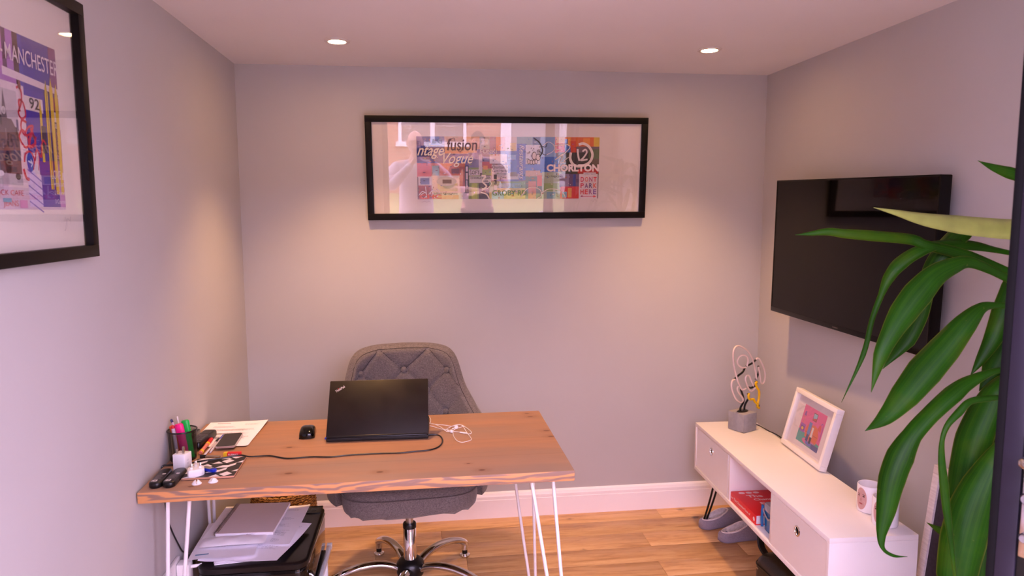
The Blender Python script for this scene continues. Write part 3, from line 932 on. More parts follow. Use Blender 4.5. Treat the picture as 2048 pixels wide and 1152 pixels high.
MB().tube([(-.018, -.002, .005), (0, 0, .005)], .006, 10).build('end', M_BLACK, t)
# small red tube box with yellow end
t = thing('glue_carton', 'small red carton with yellow end behind the patterned notebook', 'carton', (.181, -1.098, ZT), R(-3))
MB().box((.013, -.007, 0), (.058, .007, .018), .0006).build('carton', pm('red_card', (214, 28, 36), .45), t)
MB().box((0, -.0072, 0), (.013, .0072, .0182), .0006).build('yellow_end', M_YEL, t)
p = Print(); p.text('RUBMAX', 0, 0, .0062, (245, 225, 225), width=.033, bold=.01)
p.build('lettering', M_PRINTMATT, t, Matrix.Translation((.017, -.0074, .009)) @ Matrix.Rotation(math.pi / 2, 4, 'X'))

# ---- notebook with black and white geometric cover
t = thing('patterned_notebook', 'slim notebook with black and white geometric cover at the desk edge', 'notebook', (.107, -1.300, ZT), R(1.5))
NWd, NH = .158, .178
MB().box((0, 0, 0), (NWd, NH, .0072), .0006).build('pages', pm('rose_gold_edge', (222, 168, 140), .4, metal=.3), t)
MB().box((-.0005, -.0005, 0), (NWd + .0005, NH + .0005, .0012), .0003).build('back_cover', M_BLACKMATT, t)
p = Print()
p.rect(0, 0, NWd, NH, (22, 20, 22))
Wt = (236, 228, 232); a = .040
for i in range(-1, 5):
    for j in range(-1, 6):
        x = i * a + (a / 2 if j % 2 else 0); y = j * a
        k = (i * 5 + j * 3) % 4
        if k == 0: q = [(x, y), (x + a, y), (x + a * 1.5, y + a * .5), (x + a * .5, y + a * .5)]
        elif k == 1: q = [(x, y), (x + a * .5, y + a * .5), (x + a * .5, y + a), (x, y + a * .55)]
        elif k == 2: q = [(x, y), (x + a * .9, y), (x + a * .45, y + a * .5)]
        else: q = [(x + a * .2, y), (x + a * .7, y + a * .5), (x + a * .2, y + a * 1.0), (x - a * .3, y + a * .5)]
        p.poly([(min(max(u, 0), NWd), min(max(v, 0), NH)) for u, v in q], Wt)
p.build('cover', M_PRINT, t, Matrix.Translation((0, 0, .0073)))

# ---- chargers and plugs
M_BRASS = pm('plug_pin', (196, 186, 176), .25, metal=1)
t = thing('phone_charger', 'white plug charger standing upright with pins on top', 'charger', (.078, -1.195, ZT), R(-14))
MB().box((-.021, -.021, 0), (.021, .021, .056), .003).build('body', M_WPLAS, t)
for (x, y, sx, sy, hh) in ((.0, .010, .0042, .0022, .018), (-.011, -.009, .0032, .002, .015), (.011, -.009, .0032, .002, .015)):
    MB().box((x - sx, y - sy, .056), (x + sx, y + sy, .056 + hh), .0006).build('pin', M_BRASS, t)
p = Print(); p.text('C E', 0, 0, .004, (120, 112, 130)); p.rect(0, -.008, .012, -.007, (150, 140, 160)); p.rect(0, -.011, .009, -.0102, (150, 140, 160))
p.build('marking', M_PRINTMATT, t, Matrix.Translation((.0212, -.008, .032)) @ Matrix.Rotation(math.pi / 2, 4, 'Z') @ Matrix.Rotation(math.pi / 2, 4, 'X'))
t = thing('mains_plug', 'white mains plug lying pins up on the patterned notebook', 'plug', (.141, -1.262, ZT + .0075), R(18))
MB().rings([[(x * g, y * g, z) for x, y in [(-.022, -.026), (.016, -.026), (.024, -.018), (.024, .006), (.012, .026), (-.010, .026), (-.026, .006), (-.026, -.020)]] for z, g in ((0, .96), (.003, 1), (.017, 1), (.020, .95))]).build('body', M_WPLAS, t)
for (x, y, sx, sy) in ((.0, .014, .004, .0024), (-.013, -.010, .0034, .002), (.012, -.010, .0034, .002)):
    MB().box((x - sx, y - sy, .020), (x + sx, y + sy, .038), .0006).build('pin', M_BRASS, t)
    MB().box((x - sx * 1.06, y - sy * 1.06, .020), (x + sx * 1.06, y + sy * 1.06, .027), .0006).build('pin_sleeve', M_WPLAS, t)
t = thing('usb_stick', 'blue swivel usb stick lying on the patterned notebook', 'usb stick', (.178, -1.243, ZT + .0075), R(-32))
MB().rings([[(x * g, y * g, z) for x, y in rrect(.024, .008, .006)] for z, g in ((0, .95), (.002, 1), (.008, 1), (.0095, .94))]).build('body', M_BLUE, t)
MB().box((-.03, -.0085, .0096), (.008, .0085, .0106), .0004).box((-.03, -.0085, .0), (-.029, .0085, .0106), .0003).build('swivel_cover', M_STEEL, t)
MB().lathe([(0, .0105), (.004, .0105), (.004, .0115), (0, .0115)], 14, c=(.003, 0, 0)).build('rivet', M_CHROME, t)
# ---- two white cable clips
for (x, y, rz, lab) in ((.163, -1.331, 15, 'white dome cable clip nearest the wall at the desk front'), (.209, -1.321, -20, 'white dome cable clip with open slot at the desk front')):
    t = thing('cable_clip', lab, 'cable clip', (x, y, ZT), R(rz), 'dome cable clips on the desk')
    prof = [(.0145, 0), (.0145, .0015), (.012, .005), (.0085, .0095), (.005, .012)]
    m = MB()
    for sg in (1, -1):
        rg = []
        for r_, z in prof:
            rg.append([(max(.0022, r_ * math.cos(a)) * sg if abs(a) < 10 else 0, r_ * math.sin(a), z) for a in [math.pi * (k / 10 - .5) for k in range(11)]])
        m.rings(rg)
    m.build('dome', M_WPLAS, t)
    MB().lathe([(.0145, 0), (.0148, .0012), (.0138, .0028), (0, .003)], 28).build('base', M_WPLAS, t)
# ---- two small remotes, backs up
M_LBL = printmat('sticker')
for (x, rz, lab) in ((.0445, 2, 'black gate remote lying label-up next to the left wall'), (.086, 0, 'black gate remote lying label-up beside the white plug')):
    t = thing('remote_control', lab, 'remote control', (x, -1.292, ZT), R(rz), 'small black remotes on the desk')
    rg = []
    for z, g in ((0, .88), (.004, 1), (.013, 1), (.017, .93), (.018, .8)):
        rg.append([(a * g * (1.0 + .0 * b), b * (1 - (1 - g) * .35), z) for a, b in rrect(.0188, .066, .0175, 6)])
    MB().rings(rg).build('case', M_BLACK, t, ang=50)
    p = Print(); p.rect(-.0095, -.05, .003, -.036, (225, 220, 222)); p.rect(-.007, -.046, .0, -.040, (70, 64, 70))
    p.rect(-.013, -.052, -.0105, -.036, (190, 184, 190))
    for k in range(7): p.rect(-.011, -.030 + k * .005, .010 - (k % 3) * .002, -.0275 + k * .005, (110, 104, 110))
    p.rect(.001, .008, .011, .016, (215, 210, 214))
    p.build('sticker', M_LBL, t, Matrix.Translation((0, 0, .0182)))
# ================================================================== under the desk: printer on a stand, papers, basket, cables
st = thing('printer_stand', 'low white tube stand under the printer', 'stand', (.055, -1.12, 0))
SX, SY, SZ = .40, .50, .205
for y in (.13, SY - .13): MB().box((0, y - .012, SZ - .024), (SX, y + .012, SZ), .002).build('cross_bar', M_WHITEMETAL, st)
for x in (0, SX):
    MB().box((x - .009, 0.012, SZ - .019), (x + .009, SY - .012, SZ), .002).build('rail', M_WHITEMETAL, st)
    for y in (.13, SY - .13):
        MB().box((x - .009, y - .009, 0), (x + .009, y + .009, SZ - .019), .002).build('leg', M_WHITEMETAL, st)
    for y in (0, SY): MB().box((x - .0105, y - .012, SZ - .021), (x + .0105, y + .012, SZ + .0006), .002).build('end_cap', M_WPLAS, st)
M_PRN = pm('printer_black', (16, 15, 16), .28, var=.08, vs=60, bump=.03, bs=600)
pr = thing('printer', 'glossy black flatbed printer with papers piled on its lid', 'printer', (.262, -.888, SZ + .001))
pr.scale = (1, 1, 1.2)
PX, PY = .187, .243
def rrb(hx, hy, r, zs, n=8):
    return [[(x * (hx - i) / hx, y * (hy - i) / hy, z) for x, y in rrect(hx, hy, r, n)] for z, i in zs]
MB().rings(rrb(PX, PY, .045, [(0, .012), (.006, .004), (.03, .001), (.118, 0), (.128, .003)])).build('body', M_BLACKGLOSS, pr)
MB().rings(rrb(PX, PY, .045, [(.129, .004), (.131, .001), (.146, 0), (.150, .004), (.151, .01)])).build('lid', M_PRN, pr)
MB().box((.10, .165, .1505), (.178, .232, .1525), .003).build('control_panel', M_PRN, pr)
for x in (.118, .146): MB().prism(rrect(.010, .013, .003), .1525, .1538, mat=Matrix.Translation((x, .198, 0))).build('button', M_BLACKGLOSS, pr)
MB().box((PX - .0005, -.2, .132), (PX + .0025, .2, .138), .001).build('trim_strip', M_STEEL, pr)
MB().box((PX - .002, -.16, .012), (PX + .006, .16, .022), .002).build('output_slot', M_BLACKMATT, pr)
PZ = SZ + .001 + .1512 * 1.2 + .0006
# thick wad and loose sheets on the lid
wad = thing('paper_wad', 'thick wad of ragged paper lowest on the printer', 'paper', (.225, -.945, PZ), R(7), 'papers piled on the printer')
rw = random.Random(4)
m = MB()
for k in range(8):
    dx, dy, dr = rw.uniform(-.006, .006), rw.uniform(-.008, .008), R(rw.uniform(-2, 2))
    m.box((-.105, -.148, 0), (.105, .148, .0014), mat=Matrix.Translation((dx, dy, k * .0017)) @ Matrix.Rotation(dr, 4, 'Z'))
m.build('sheets', M_PAPER, wad, smooth=False)['kind'] = 'stuff'
zz = PZ + .015
specs = [(.085, -1.125, 9, .24, .31, (.02, .01, .003), (120, 190, 200), 'creased white sheet lowest of the loose sheets on the printer'),
         (.125, -1.095, -14, .235, .30, (.0, -.004, .006), (214, 100, 96), 'white sheet sticking out towards the chair on the printer pile'),
         (.13, -1.02, -4, .245, .33, (.012, .0, .002), (200, 110, 80), 'large white letter with red lines on the printer pile'),
         (.05, -1.125, 3, .22, .30, (.0, -.006, .002), (96, 140, 176), 'printed form with blue box at the left of the printer pile'),
         (.055, -1.03, -2, .25, .33, (.004, .0, .001), (60, 130, 120), 'top white letter under the spiral notebook on the printer')]
for k, (x, y, rz, w_, h_, cl, cc, lab) in enumerate(specs):
    sheet('paper_sheet', lab, (x, y, zz + k * .0056), R(rz), w_, h_, cl, 20 + k, 1.2, 'papers piled on the printer', colr=cc)
nb = thing('spiral_notebook', 'white spiral notebook on top of the printer pile', 'notebook', (.105, -.985, zz + .031), R(-3))
m = MB()
for k in range(9): m.box((0 + .0006 * (k % 3), 0, k * .0011), (.205, .262, k * .0011 + .0009))
m.build('pages', M_PAPER, nb, smooth=False)
MB().box((0, 0, .0099), (.205, .262, .0108)).build('cover', pm('pale_card', (222, 206, 206), .7, var=.02), nb)
for k in range(30):
    y = .008 + k * .0085
    MB().tube([(.0085 * math.cos(a) + .001, y, .006 + .0095 * math.sin(a)) for a in [2 * math.pi * j / 10 for j in range(10)]], .0013, 5, closed=True).build('spiral_loop', M_STEEL, nb)
# crumpled plastic-wrapped envelope on the front
env = thing('envelope', 'crumpled white envelope in front of the spiral notebook', 'envelope', (.072, -1.065, zz + .029), R(3), 'papers piled on the printer')
def envf(u, v, up):
    z = (.0095 * math.sin(math.pi * v) ** .6 * math.sin(math.pi * min(1, u * 1.02)) ** .3 * (1 + .25 * math.sin(u * 17) * math.sin(v * 6)) if up else 0)
    return (u * .225 - .004 * math.sin(v * 3), v * .075 + .004 * math.sin(u * 4), z)
MB().grid(lambda u, v: envf(u, v, True), 30, 10).grid(lambda u, v: envf(u, v, False), 30, 10).build('envelope', M_PAPER, env, fix=False)
p = Print(); p.curve([(0, 0), (.003, .006), (.006, 0), (.010, .004), (.014, 0), (.018, .005), (.024, .001), (.03, .004)], .0012, (50, 50, 110))
p.build('lettering', M_PRINTMATT, env, Matrix.Translation((.150, .05, .0125)))
# woven basket
t = NT('woven_seagrass'); v = t.coord()
wv = t.n('ShaderNodeTexWave', wave_type='BANDS', bands_direction='Z'); wv.inputs['Scale'].default_value = 30; wv.inputs['Distortion'].default_value = 4; wv.inputs['Detail Scale'].default_value = 6
t.l(v, wv.inputs[0])
t.l(t.ramp(wv.outputs['Fac'], [(.2, lin((96, 60, 26))), (.7, lin((196, 142, 72)))]), t.b.inputs['Base Color'])
t.b.inputs['Roughness'].default_value = .8
M_GRASSW = t.mat
bs = thing('woven_basket', 'brown woven seagrass basket on the floor behind the printer', 'basket', (.192, -.225, 0))
m = MB()
for k in range(15):
    z = .011 + k * .0205
    r_ = .126 + .016 * math.sin(math.pi * k / 15) 
    ring = [((r_ + .0035 * math.sin(28 * a + k * math.pi)) * math.cos(a), (r_ + .0035 * math.sin(28 * a + k * math.pi)) * math.sin(a), z + .0035 * math.sin(28 * a + k * 2)) for a in [2 * math.pi * j / 84 for j in range(84)]]
    m.tube(ring, .0112, 7, closed=True)
m.build('coils', M_GRASSW, bs)
MB().lathe([(0, .001), (.14, .001), (.14, .012), (0, .012)], 30).build('bottom', M_GRASSW, bs)
for sg in (1, -1):
    MB().tube(smoothpath([(sg * .14, -.05, .30), (sg * .150, -.03, .335), (sg * .153, 0, .345), (sg * .150, .03, .335), (sg * .14, .05, .30)], 5), .009, 8).build('handle', M_GRASSW, bs)
# wall socket behind the front left desk leg, with plugs
ws = thing('wall_socket', 'white double wall socket low on the left wall behind the desk leg', 'socket', (0, -1.15, .372))
MB().box((.0005, -.105, -.043), (.011, .075, .043), .003).build('plate', M_WPLAS, ws)
for y in (-.07, -.02):
    MB().box((.011, y - .006, .018), (.0135, y + .006, .03), .001).build('switch', M_WPLAS, ws)
wp = thing('adapter_plug', 'white adapter plugged into the low wall socket', 'plug', (.012, -1.10, .372))
MB().box((0, -.022, -.034), (.042, .022, .03), .005).build('body', M_WPLAS, wp)
MB().tube(smoothpath([(.042, 0, .012), (.058, .004, .012), (.075, .012, .014)], 4), [.006] * 5 + [.0045, .0035, .003, .003], 8).build('lead', M_WPLAS, wp)
bp = thing('black_plug', 'black cable plug beside the white adapter on the left wall', 'plug', (.012, -1.03, .365))
MB().rings([[(z, x * g, y * g) for x, y in rrect(.02, .024, .008)] for z, g in ((0, .95), (.004, 1), (.022, .98), (.03, .7))]).build('body', M_BLACK, bp)
# ================================================================== low cabinet by the right wall
cb = thing('tv_cabinet', 'long low white cabinet with black hairpin legs along the right wall', 'cabinet', (2.177, -1.484, 0), -.0394)
CL, CD, Z0, Z1 = 1.277, .308, .293, .5361
T_ = .018
MB().box((0, 0, Z1 - T_), (CD, CL, Z1), .0012).build('top_panel', M_WHITE, cb)
MB().box((0, 0, Z0), (CD, CL, Z0 + T_), .0012).build('bottom_panel', M_WHITE, cb)
for y in (0, CL - T_): MB().box((0, y, Z0 + T_), (CD, y + T_, Z1 - T_), .0008).build('side_panel', M_WHITE, cb)
d1, d2 = .424, .843
for y in (d1, d2): MB().box((.004, y - T_ / 2, Z0 + T_), (CD, y + T_ / 2, Z1 - T_), .0008).build('divider', M_WHITE, cb)
MB().box((CD - .005, T_, Z0 + T_), (CD - .001, CL - T_, Z1 - T_)).build('back_panel', M_WHITE, cb)
for (a, b) in ((T_, d1 - T_ / 2), (d2 + T_ / 2, CL - T_)):
    dm = MB()
    a += .0035; b -= .0035; z0, z1 = Z0 + T_ + .0035, Z1 - T_ - .0035
    yc, zc, rr_ = (a + b) / 2, z1 - .055, .0155
    # door with a round finger hole
    n = 40
    hole = [(yc + rr_ * math.cos(2 * math.pi * k / n), zc + rr_ * math.sin(2 * math.pi * k / n)) for k in range(n)]
    outer = []
    for k in range(n):
        an = 2 * math.pi * k / n; c_, s_ = math.cos(an), math.sin(an)
        tx = ((b - yc) if c_ > 0 else (yc - a)) / max(abs(c_), 1e-9); tz = ((z1 - zc) if s_ > 0 else (zc - z0)) / max(abs(s_), 1e-9)
        q = min(tx, tz); outer.append((yc + q * c_, zc + q * s_))
    cor = [(b, z1), (a, z1), (a, z0), (b, z0)]
    vs = []
    for x in (.003, .019):
        vs += [(x, y, z) for y, z in hole] + [(x, y, z) for y, z in outer] + [(x, y, z) for y, z in cor]
    S = 2 * n + 4
    fs = []
    def edge_of(p):
        if abs(p[0] - b) < 1e-6: return 0
        if abs(p[1] - z1) < 1e-6: return 1
        if abs(p[0] - a) < 1e-6: return 2
        return 3
    for o_ in (0, S):
        for k in range(n):
            l = (k + 1) % n
            f = [o_ + k, o_ + n + k]
            e1, e2 = edge_of(outer[k]), edge_of(outer[l])
            if e1 != e2: f.append(o_ + 2 * n + {(0, 1): 0, (1, 2): 1, (2, 3): 2, (3, 0): 3}.get((e1, e2), 0))
            f += [o_ + n + l, o_ + l]
            fs.append(tuple(f))
    for k in range(n): fs.append((k, (k + 1) % n, S + (k + 1) % n, S + k))
    loop = []
    for k in range(n):
        l = (k + 1) % n; loop.append(n + k)
        e1, e2 = edge_of(outer[k]), edge_of(outer[l])
        if e1 != e2: loop.append(2 * n + {(0, 1): 0, (1, 2): 1, (2, 3): 2, (3, 0): 3}.get((e1, e2), 0))
    for k in range(len(loop)):
        i_, j_ = loop[k], loop[(k + 1) % len(loop)]; fs.append((i_, j_, S + j_, S + i_))
    dr = dm.add(vs, fs).build('door', M_WHITE, cb, ang=30)
    rt = Matrix.Translation((.003, yc, zc)) @ Matrix.Rotation(-math.pi / 2, 4, 'Y')
    MB().lathe([(.0135, -.016), (.0135, .0012), (.0145, .003), (.017, .0034), (.0195, .0022), (.0202, .0), (.0155, -.0002), (.0155, -.016)], 36, mat=rt).build('finger_ring', M_CHROME, dr)
    MB().lathe([(0, -.0155), (.0132, -.0155), (.0132, -.004), (.0128, -.004), (.0128, -.0145), (0, -.0145)], 28, mat=rt).build('hole_shade_cup', M_BLACKMATT, dr)  # black cup stands in for the shade inside the finger hole
for (x, y, sx, sy) in ((.045, .06, 1, 1), (CD - .045, .06, -1, 1), (.045, CL - .06, 1, -1), (CD - .045, CL - .06, -1, -1)):
    hairpin('leg', M_BLACKROD, cb, (x + .025 * sx, y + .055 * sy), (x + .06 * sx, y + .035 * sy), (x + .010 * sx, y - .033 * sy), Z0, .005)
def cabpt(x, y, z=0):
    c_, s_ = math.cos(-.0394), math.sin(-.0394)
    return (2.177 + x * c_ - y * s_, -1.484 + x * s_ + y * c_, z)

# ---- red book lying on the open shelf
SHZ = Z0 + T_ + .0006
bk = thing('red_book', 'thick red book lying flat on the open cabinet shelf', 'book', (2.214, -.905, SHZ), -.02)
BW, BH, BT = .19, .25, .043
M_REDC = pm('red_cover', (226, 26, 36), .45, var=.03)
MB().box((.003, .003, .003), (BW - .002, BH - .003, BT - .003)).build('pages', pm('book_pages', (238, 230, 240), .7, var=.02), bk)
MB().box((0, 0, 0), (BW, BH, .003), .0006).box((0, 0, BT - .003), (BW, BH, BT), .0006).box((0, 0, .0025), (.0035, BH, BT - .0025), .0006).build('cover', M_REDC, bk)
p = Print()
Wc = (240, 214, 218)
for k in range(3): p.ell(.040 + k * .033, .226, .0145, .0105, Wc, 10)
p.text('The', .048, .176, .026, Wc, width=.07, bold=.03)
p.text('Changing', .062, .136, .026, Wc, width=.12, bold=.03)
p.text('Face', .074, .096, .026, Wc, width=.09, bold=.03)
p.text('of', .10, .056, .026, Wc, width=.04, bold=.03)
p.build('cover_lettering', M_PRINTMATT, bk, Matrix.Translation((0, 0, BT + .0003)))
p = Print()
p.text('The Changing Face of', .03, 0, .015, Wc, width=.165, bold=.02)
for k in range(3): p.ell(.006 + k * .007, .007, .0028, .0028, Wc, 10)
p.ell(.23, .007, .009, .009, Wc, 16)
# spine faces the room; its text runs from the far end to the near end
p.build('spine_lettering', M_PRINTMATT, bk, Matrix(((0, 0, -1, -.0003), (-1, 0, 0, BH - .004), (0, 1, 0, .014), (0, 0, 0, 1))))
# ---- blue translucent box
M_BLUET = pm('blue_translucent', (28, 120, 196), .15, var=.03, trans=.35)
M_CLEARLID = pm('clear_lid', (206, 206, 226), .15, var=.02, trans=.5)
bb = thing('blue_plastic_box', 'small blue clear plastic box with pale lid beside the red book', 'box', (2.222, -1.032, SHZ), -.03)
MB().rings([[(x * g, y * g, z) for x, y in rrect(.055, .0455, .012)] for z, g in ((0, .93), (.004, .96), (.085, 1), (.086, .96), (.012, .92))], cap=True, mat=Matrix.Translation((.06, .05, 0))).build('tub', M_BLUET, bb)
MB().rings([[(x * g, y * g, z) for x, y in rrect(.055, .0455, .012)] for z, g in ((.0865, 1.03), (.105, 1.03), (.114, .96), (.115, .8))], mat=Matrix.Translation((.06, .05, 0))).build('lid', M_CLEARLID, bb)
MB().tube(smoothpath([(.0045, .098, .09), (.0025, .085, .075), (.002, .055, .06), (.002, .03, .066), (.004, .005, .09)], 5), .0045, 8, flat=.6).build('latch', M_CLEARLID, bb)
MB().tube(smoothpath([(.003, .098, .1), (.001, .098, .05), (.003, .098, .01)], 4), .006, 8).build('corner_post', M_BLUET, bb)

# ---- slippers
M_FELT = fabric('grey_felt', (116, 108, 122), (168, 158, 172), 1400, .6)
M_FLEECE = pm('fleece_lining', (232, 224, 224), .95, var=.12, vs=90, bump=1.0, bs=160, bd=.006, spec=.1)
M_SOLE = pm('grey_sole', (136, 126, 142), .8, var=.05)
def slipper(x, y, rz, lab):
    t = thing('slipper', lab, 'slipper', (x, y, 0), rz, 'grey felt slippers')
    L = .275
    def outline(f):
        return interp([(0, .012), (.03, .027), (.1, .037), (.3, .038), (.5, .039), (.7, .046), (.85, .043), (.95, .03), (1, .010)], f)
    def ring(z, g, n=20):
        l_ = [(f * L, outline(f) * g) for f in [k / n for k in range(n + 1)]]
        return [(L / 2 + (a - L / 2) * (1 + (g - 1) * .3), b, z) for a, b in l_] + [(L / 2 + (a - L / 2) * (1 + (g - 1) * .3), -b, z) for a, b in reversed(l_)]
    MB().rings([ring(0, .97), ring(.004, 1.03), ring(.012, 1.03), ring(.015, .98)]).build('sole', M_SOLE, t)
    # upper: swept from the sole outline up and in to the rim of the opening
    N = 44
    def out_(a): 
        x = L / 2 - L / 2 * math.cos(a); return Vector((x, math.copysign(outline(x / L), math.sin(a)) * (1.0 if abs(math.sin(a)) > 1e-6 else 0), 0))
    def rim_(a): return Vector((L * (.325 - .265 * math.cos(a)), .0315 * math.sin(a), 0))
    def hgt(a):
        q = (1 - math.cos(a)) / 2
        return interp([(0, .030), (.25, .034), (.5, .042), (.75, .056), (1, .064)], q)
    def up(a, tt):
        o_, r_ = out_(a), rim_(a)
        k = 1 - math.cos(tt * math.pi / 2) if True else tt
        p_ = o_.lerp(r_, k ** 1.05)
        p_.y *= 1 + .05 * math.sin(tt * math.pi)
        return (p_.x, p_.y, .013 + hgt(a) * math.sin(tt * math.pi / 2) ** .85)
    m = MB(); m.grid(lambda u, v: up(2 * math.pi * u, v), N, 9, cu=True)
    m.build('upper', M_FELT, t, ang=75)
    def inn(a, tt):
        r_ = rim_(a); c_ = Vector((L * .36, 0, 0)); z1_ = .013 + hgt(a)
        k = math.sin(tt * math.pi / 2)
        q_ = r_.lerp(c_, .05 * k if tt < .999 else .05)
        if math.cos(a) < 0: q_.x += .05 * k * (-math.cos(a))
        nz_2 = .002 * noise.noise(Vector((a * 6, tt * 7, rz)))
        return (q_.x, q_.y, z1_ + (.026 - z1_) * (1 - math.cos(tt * math.pi / 2)) + nz_2)
    lin_ = MB(); lin_.grid(lambda u, v: inn(2 * math.pi * u, v), N, 7, cu=True)
    rows = []
    for g in (1.0, .75, .5, .25, .03):
        row = []
        for k in range(N):
            a = 2 * math.pi * k / N; x_, y_, z_ = inn(a, 1)
            cx_ = L * .38
            row.append((cx_ + (x_ - cx_) * g, y_ * g, .026 + .004 * (1 - g) + .0022 * noise.noise(Vector((x_ * g * 90, y_ * g * 90, rz * 3)))))
        rows.append(row)
    lin_.rings(rows, cap=False)
    lin_.build('fleece_lining', M_FLEECE, t, fix=False, ang=80)
    MB().tube([(rim_(2 * math.pi * k / N).x, rim_(2 * math.pi * k / N).y, .0135 + hgt(2 * math.pi * k / N)) for k in range(N)], .0036, 7, closed=True).build('fleece_edge', M_FLEECE, t)
    p = Print()
    for k in range(8): p.rect(k * .0056, 0, k * .0056 + .0042, .008 - (k % 3) * .001, (104, 96, 156))
    p.build('lettering', M_PRINTMATT, t, Matrix.Translation((.046, .021, .0345)) @ Matrix.Rotation(R(-90), 4, 'Z'))
    return t
slipper(2.243, -.268, R(14), 'grey felt slipper nearest the back wall under the cabinet')
slipper(2.281, -.412, R(8), 'grey felt slipper in front, nearest the black bag')

# ---- black bag under the cabinet
bag = thing('black_bag', 'black leather bag with handle lying under the cabinet', 'bag', (2.375, -1.03, 0), R(4))
M_LEATH = pm('black_leather', (15, 13, 14), .38, var=.15, vs=40, bump=.25, bs=180, bd=.002)
rg = []
for z, g in ((.004, .86), (.012, .96), (.03, 1.0), (.10, 1.0), (.135, .97), (.158, .88), (.17, .7), (.174, .4)):
    rg.append([(x * g, y * g, z + .006 * math.sin(x * 30) * math.sin(y * 14)) for x, y in rrect(.115, .215, .05, 6)])
MB().rings(rg).build('body', M_LEATH, bag, ang=60)
MB().tube([(x * 1.003, y * 1.003, .118) for x, y in rrect(.115, .215, .05, 6)], .0028, 6, closed=True).build('zip_piping', M_BLACK, bag)
MB().tube(smoothpath([(-.05, .20, .13), (-.055, .245, .16), (-.045, .265, .21), (-.02, .262, .235), (.01, .25, .22), (.02, .215, .15)], 5), .0085, 8, flat=2.0).build('handle', M_BLACK, bag)
MB().rings([[(x * g - .105, y * g + .08, z) for x, y in rrect(.045, .09, .03, 5)] for z, g in ((.004, .9), (.02, 1), (.05, 1), (.066, .8), (.07, .4))]).build('side_pocket', M_LEATH, bag)
MB().box((-.1165, .165, .10), (-.1135, .178, .106), .001).build('zip_pull', M_STEEL, bag)

# ---- neon rocket lamp on a concrete cube
lp = thing('neon_lamp', 'white neon rocket lamp on concrete cube base on the cabinet', 'lamp', (2.409, -.350, Z1 + .0005), R(25.7))
M_CONC = pm('concrete', (150, 147, 152), .85, var=.08, vs=40, bump=.3, bs=120, bd=.002)
MB().box((-.048, -.048, 0), (.048, .048, .091), .004).build('base', M_CONC, lp)
MB().lathe([(.03, .088), (.03, .093), (.024, .096), (0, .096)], 24, sx=1.1, sy=.7).build('socket_plate', M_BLACK, lp)
M_NEON = pm('neon_glass_white', (226, 206, 200), .2, var=.02)
M_NEONY = pm('neon_glass_yellow', (238, 190, 20), .25, var=.02)
SCL = 280 / 1613 * .00262
def nz(pts, n=4, closed=False, dy=0):
    return smoothpath([((x - 318) * SCL / .66, dy, .083 + (815 - y) * SCL) for x, y in pts], n, closed)
for pts in ([(338, 548), (325, 555), (305, 556), (288, 540), (250, 450), (215, 330), (195, 220), (192, 130), (208, 82), (240, 70), (290, 95), (345, 145), (390, 220), (420, 310), (440, 400), (450, 470)],
            [(330, 318), (285, 310), (245, 270), (237, 225), (258, 187), (298, 178), (335, 200), (350, 240), (346, 285), (340, 310)],
            [(218, 426), (192, 436), (184, 490), (200, 560), (235, 640), (275, 685), (303, 688), (312, 662), (290, 620), (258, 572), (245, 530), (256, 508)],
            [(438, 250), (450, 240), (472, 252), (500, 300), (530, 370), (545, 440), (540, 510), (515, 535), (497, 500), (485, 430), (470, 340)],
            [(442, 565), (405, 592), (375, 570), (345, 500), (330, 440), (345, 410), (370, 420), (395, 480), (420, 540)]):
    MB().tube(nz(pts, dy=-.004), .0043, 10).build('white_tube', M_NEON, lp)
for pts in ([(452, 502), (440, 515), (455, 560), (480, 610), (481, 680), (470, 740), (470, 780), (488, 800)], [(372, 612), (364, 630), (372, 665), (392, 682), (420, 685), (440, 720), (466, 748)]):
    MB().tube(nz(pts, dy=-.006), .0060, 10).build('yellow_tube', M_NEONY, lp)
for pts in ([(225, 430), (270, 395), (312, 368), (337, 318)], [(350, 310), (410, 290), (455, 255)], [(480, 335), (492, 380), (476, 440), (455, 480)], [(375, 545), (410, 562), (450, 545)],
            [(298, 556), (325, 640), (332, 700), (304, 750), (297, 800)], [(378, 685), (348, 740), (342, 805)], [(455, 505), (472, 510), (450, 560)], [(375, 620), (388, 650), (382, 680)], [(485, 760), (500, 780), (492, 800)]):
    MB().tube(nz(pts, dy=.004), .0050, 8).build('black_sleeve', M_BLACK, lp)
cbl = thing('lamp_cable', 'thin black lamp cable dropping behind the cabinet', 'cable')
MB().tube(smoothpath([(2.462, -.315, Z1 + .02), (2.478, -.32, Z1 + .018), (2.505, -.335, Z1 + .01), (2.522, -.40, Z1 + .003), (2.535, -.45, Z1 + .0005), (2.545, -.5, Z1 - .01), (2.552, -.56, Z1 - .05), (2.56, -.6, .3), (2.58, -.6, .01)], 6), .0025, 8).build('lead', M_BLACK, cbl)

# ---- white box frame with a colourful print, leaning on the wall
def framed(name, label, cat, Mw, w_, h_, bw, bd, mat, group=None):
    """frame lying in the local xy plane, front towards +z; Mw places it"""
    t = thing(name, label, cat, (0, 0, 0), 0, group)
    t.matrix_world = Mw
    for (a, b, c_, d_) in ((0, 0, w_, bw), (0, h_ - bw, w_, h_)): MB().box((a, b, 0), (c_, d_, bd), .0015).build('frame_bar', mat, t)
    for (a, c_) in ((0, bw), (w_ - bw, w_)): MB().box((a, bw, 0), (c_, h_ - bw, bd), .0015).build('frame_bar', mat, t)
    return t
P0_ = Vector((2.490, -.572, Z1)); P1_ = Vector((2.462, -.938, Z1)); 
ex_ = (P1_ - P0_).normalized()            # left to right as one faces it
up_ = Vector((.066, 0, .252)); up_ = (up_ - ex_ * up_.dot(ex_)).normalized()
nz_ = ex_.cross(up_)
FW, FH, FD = (P1_ - P0_).length, .266, .032
Mw = Matrix((ex_, up_, nz_)).transposed().to_4x4(); 
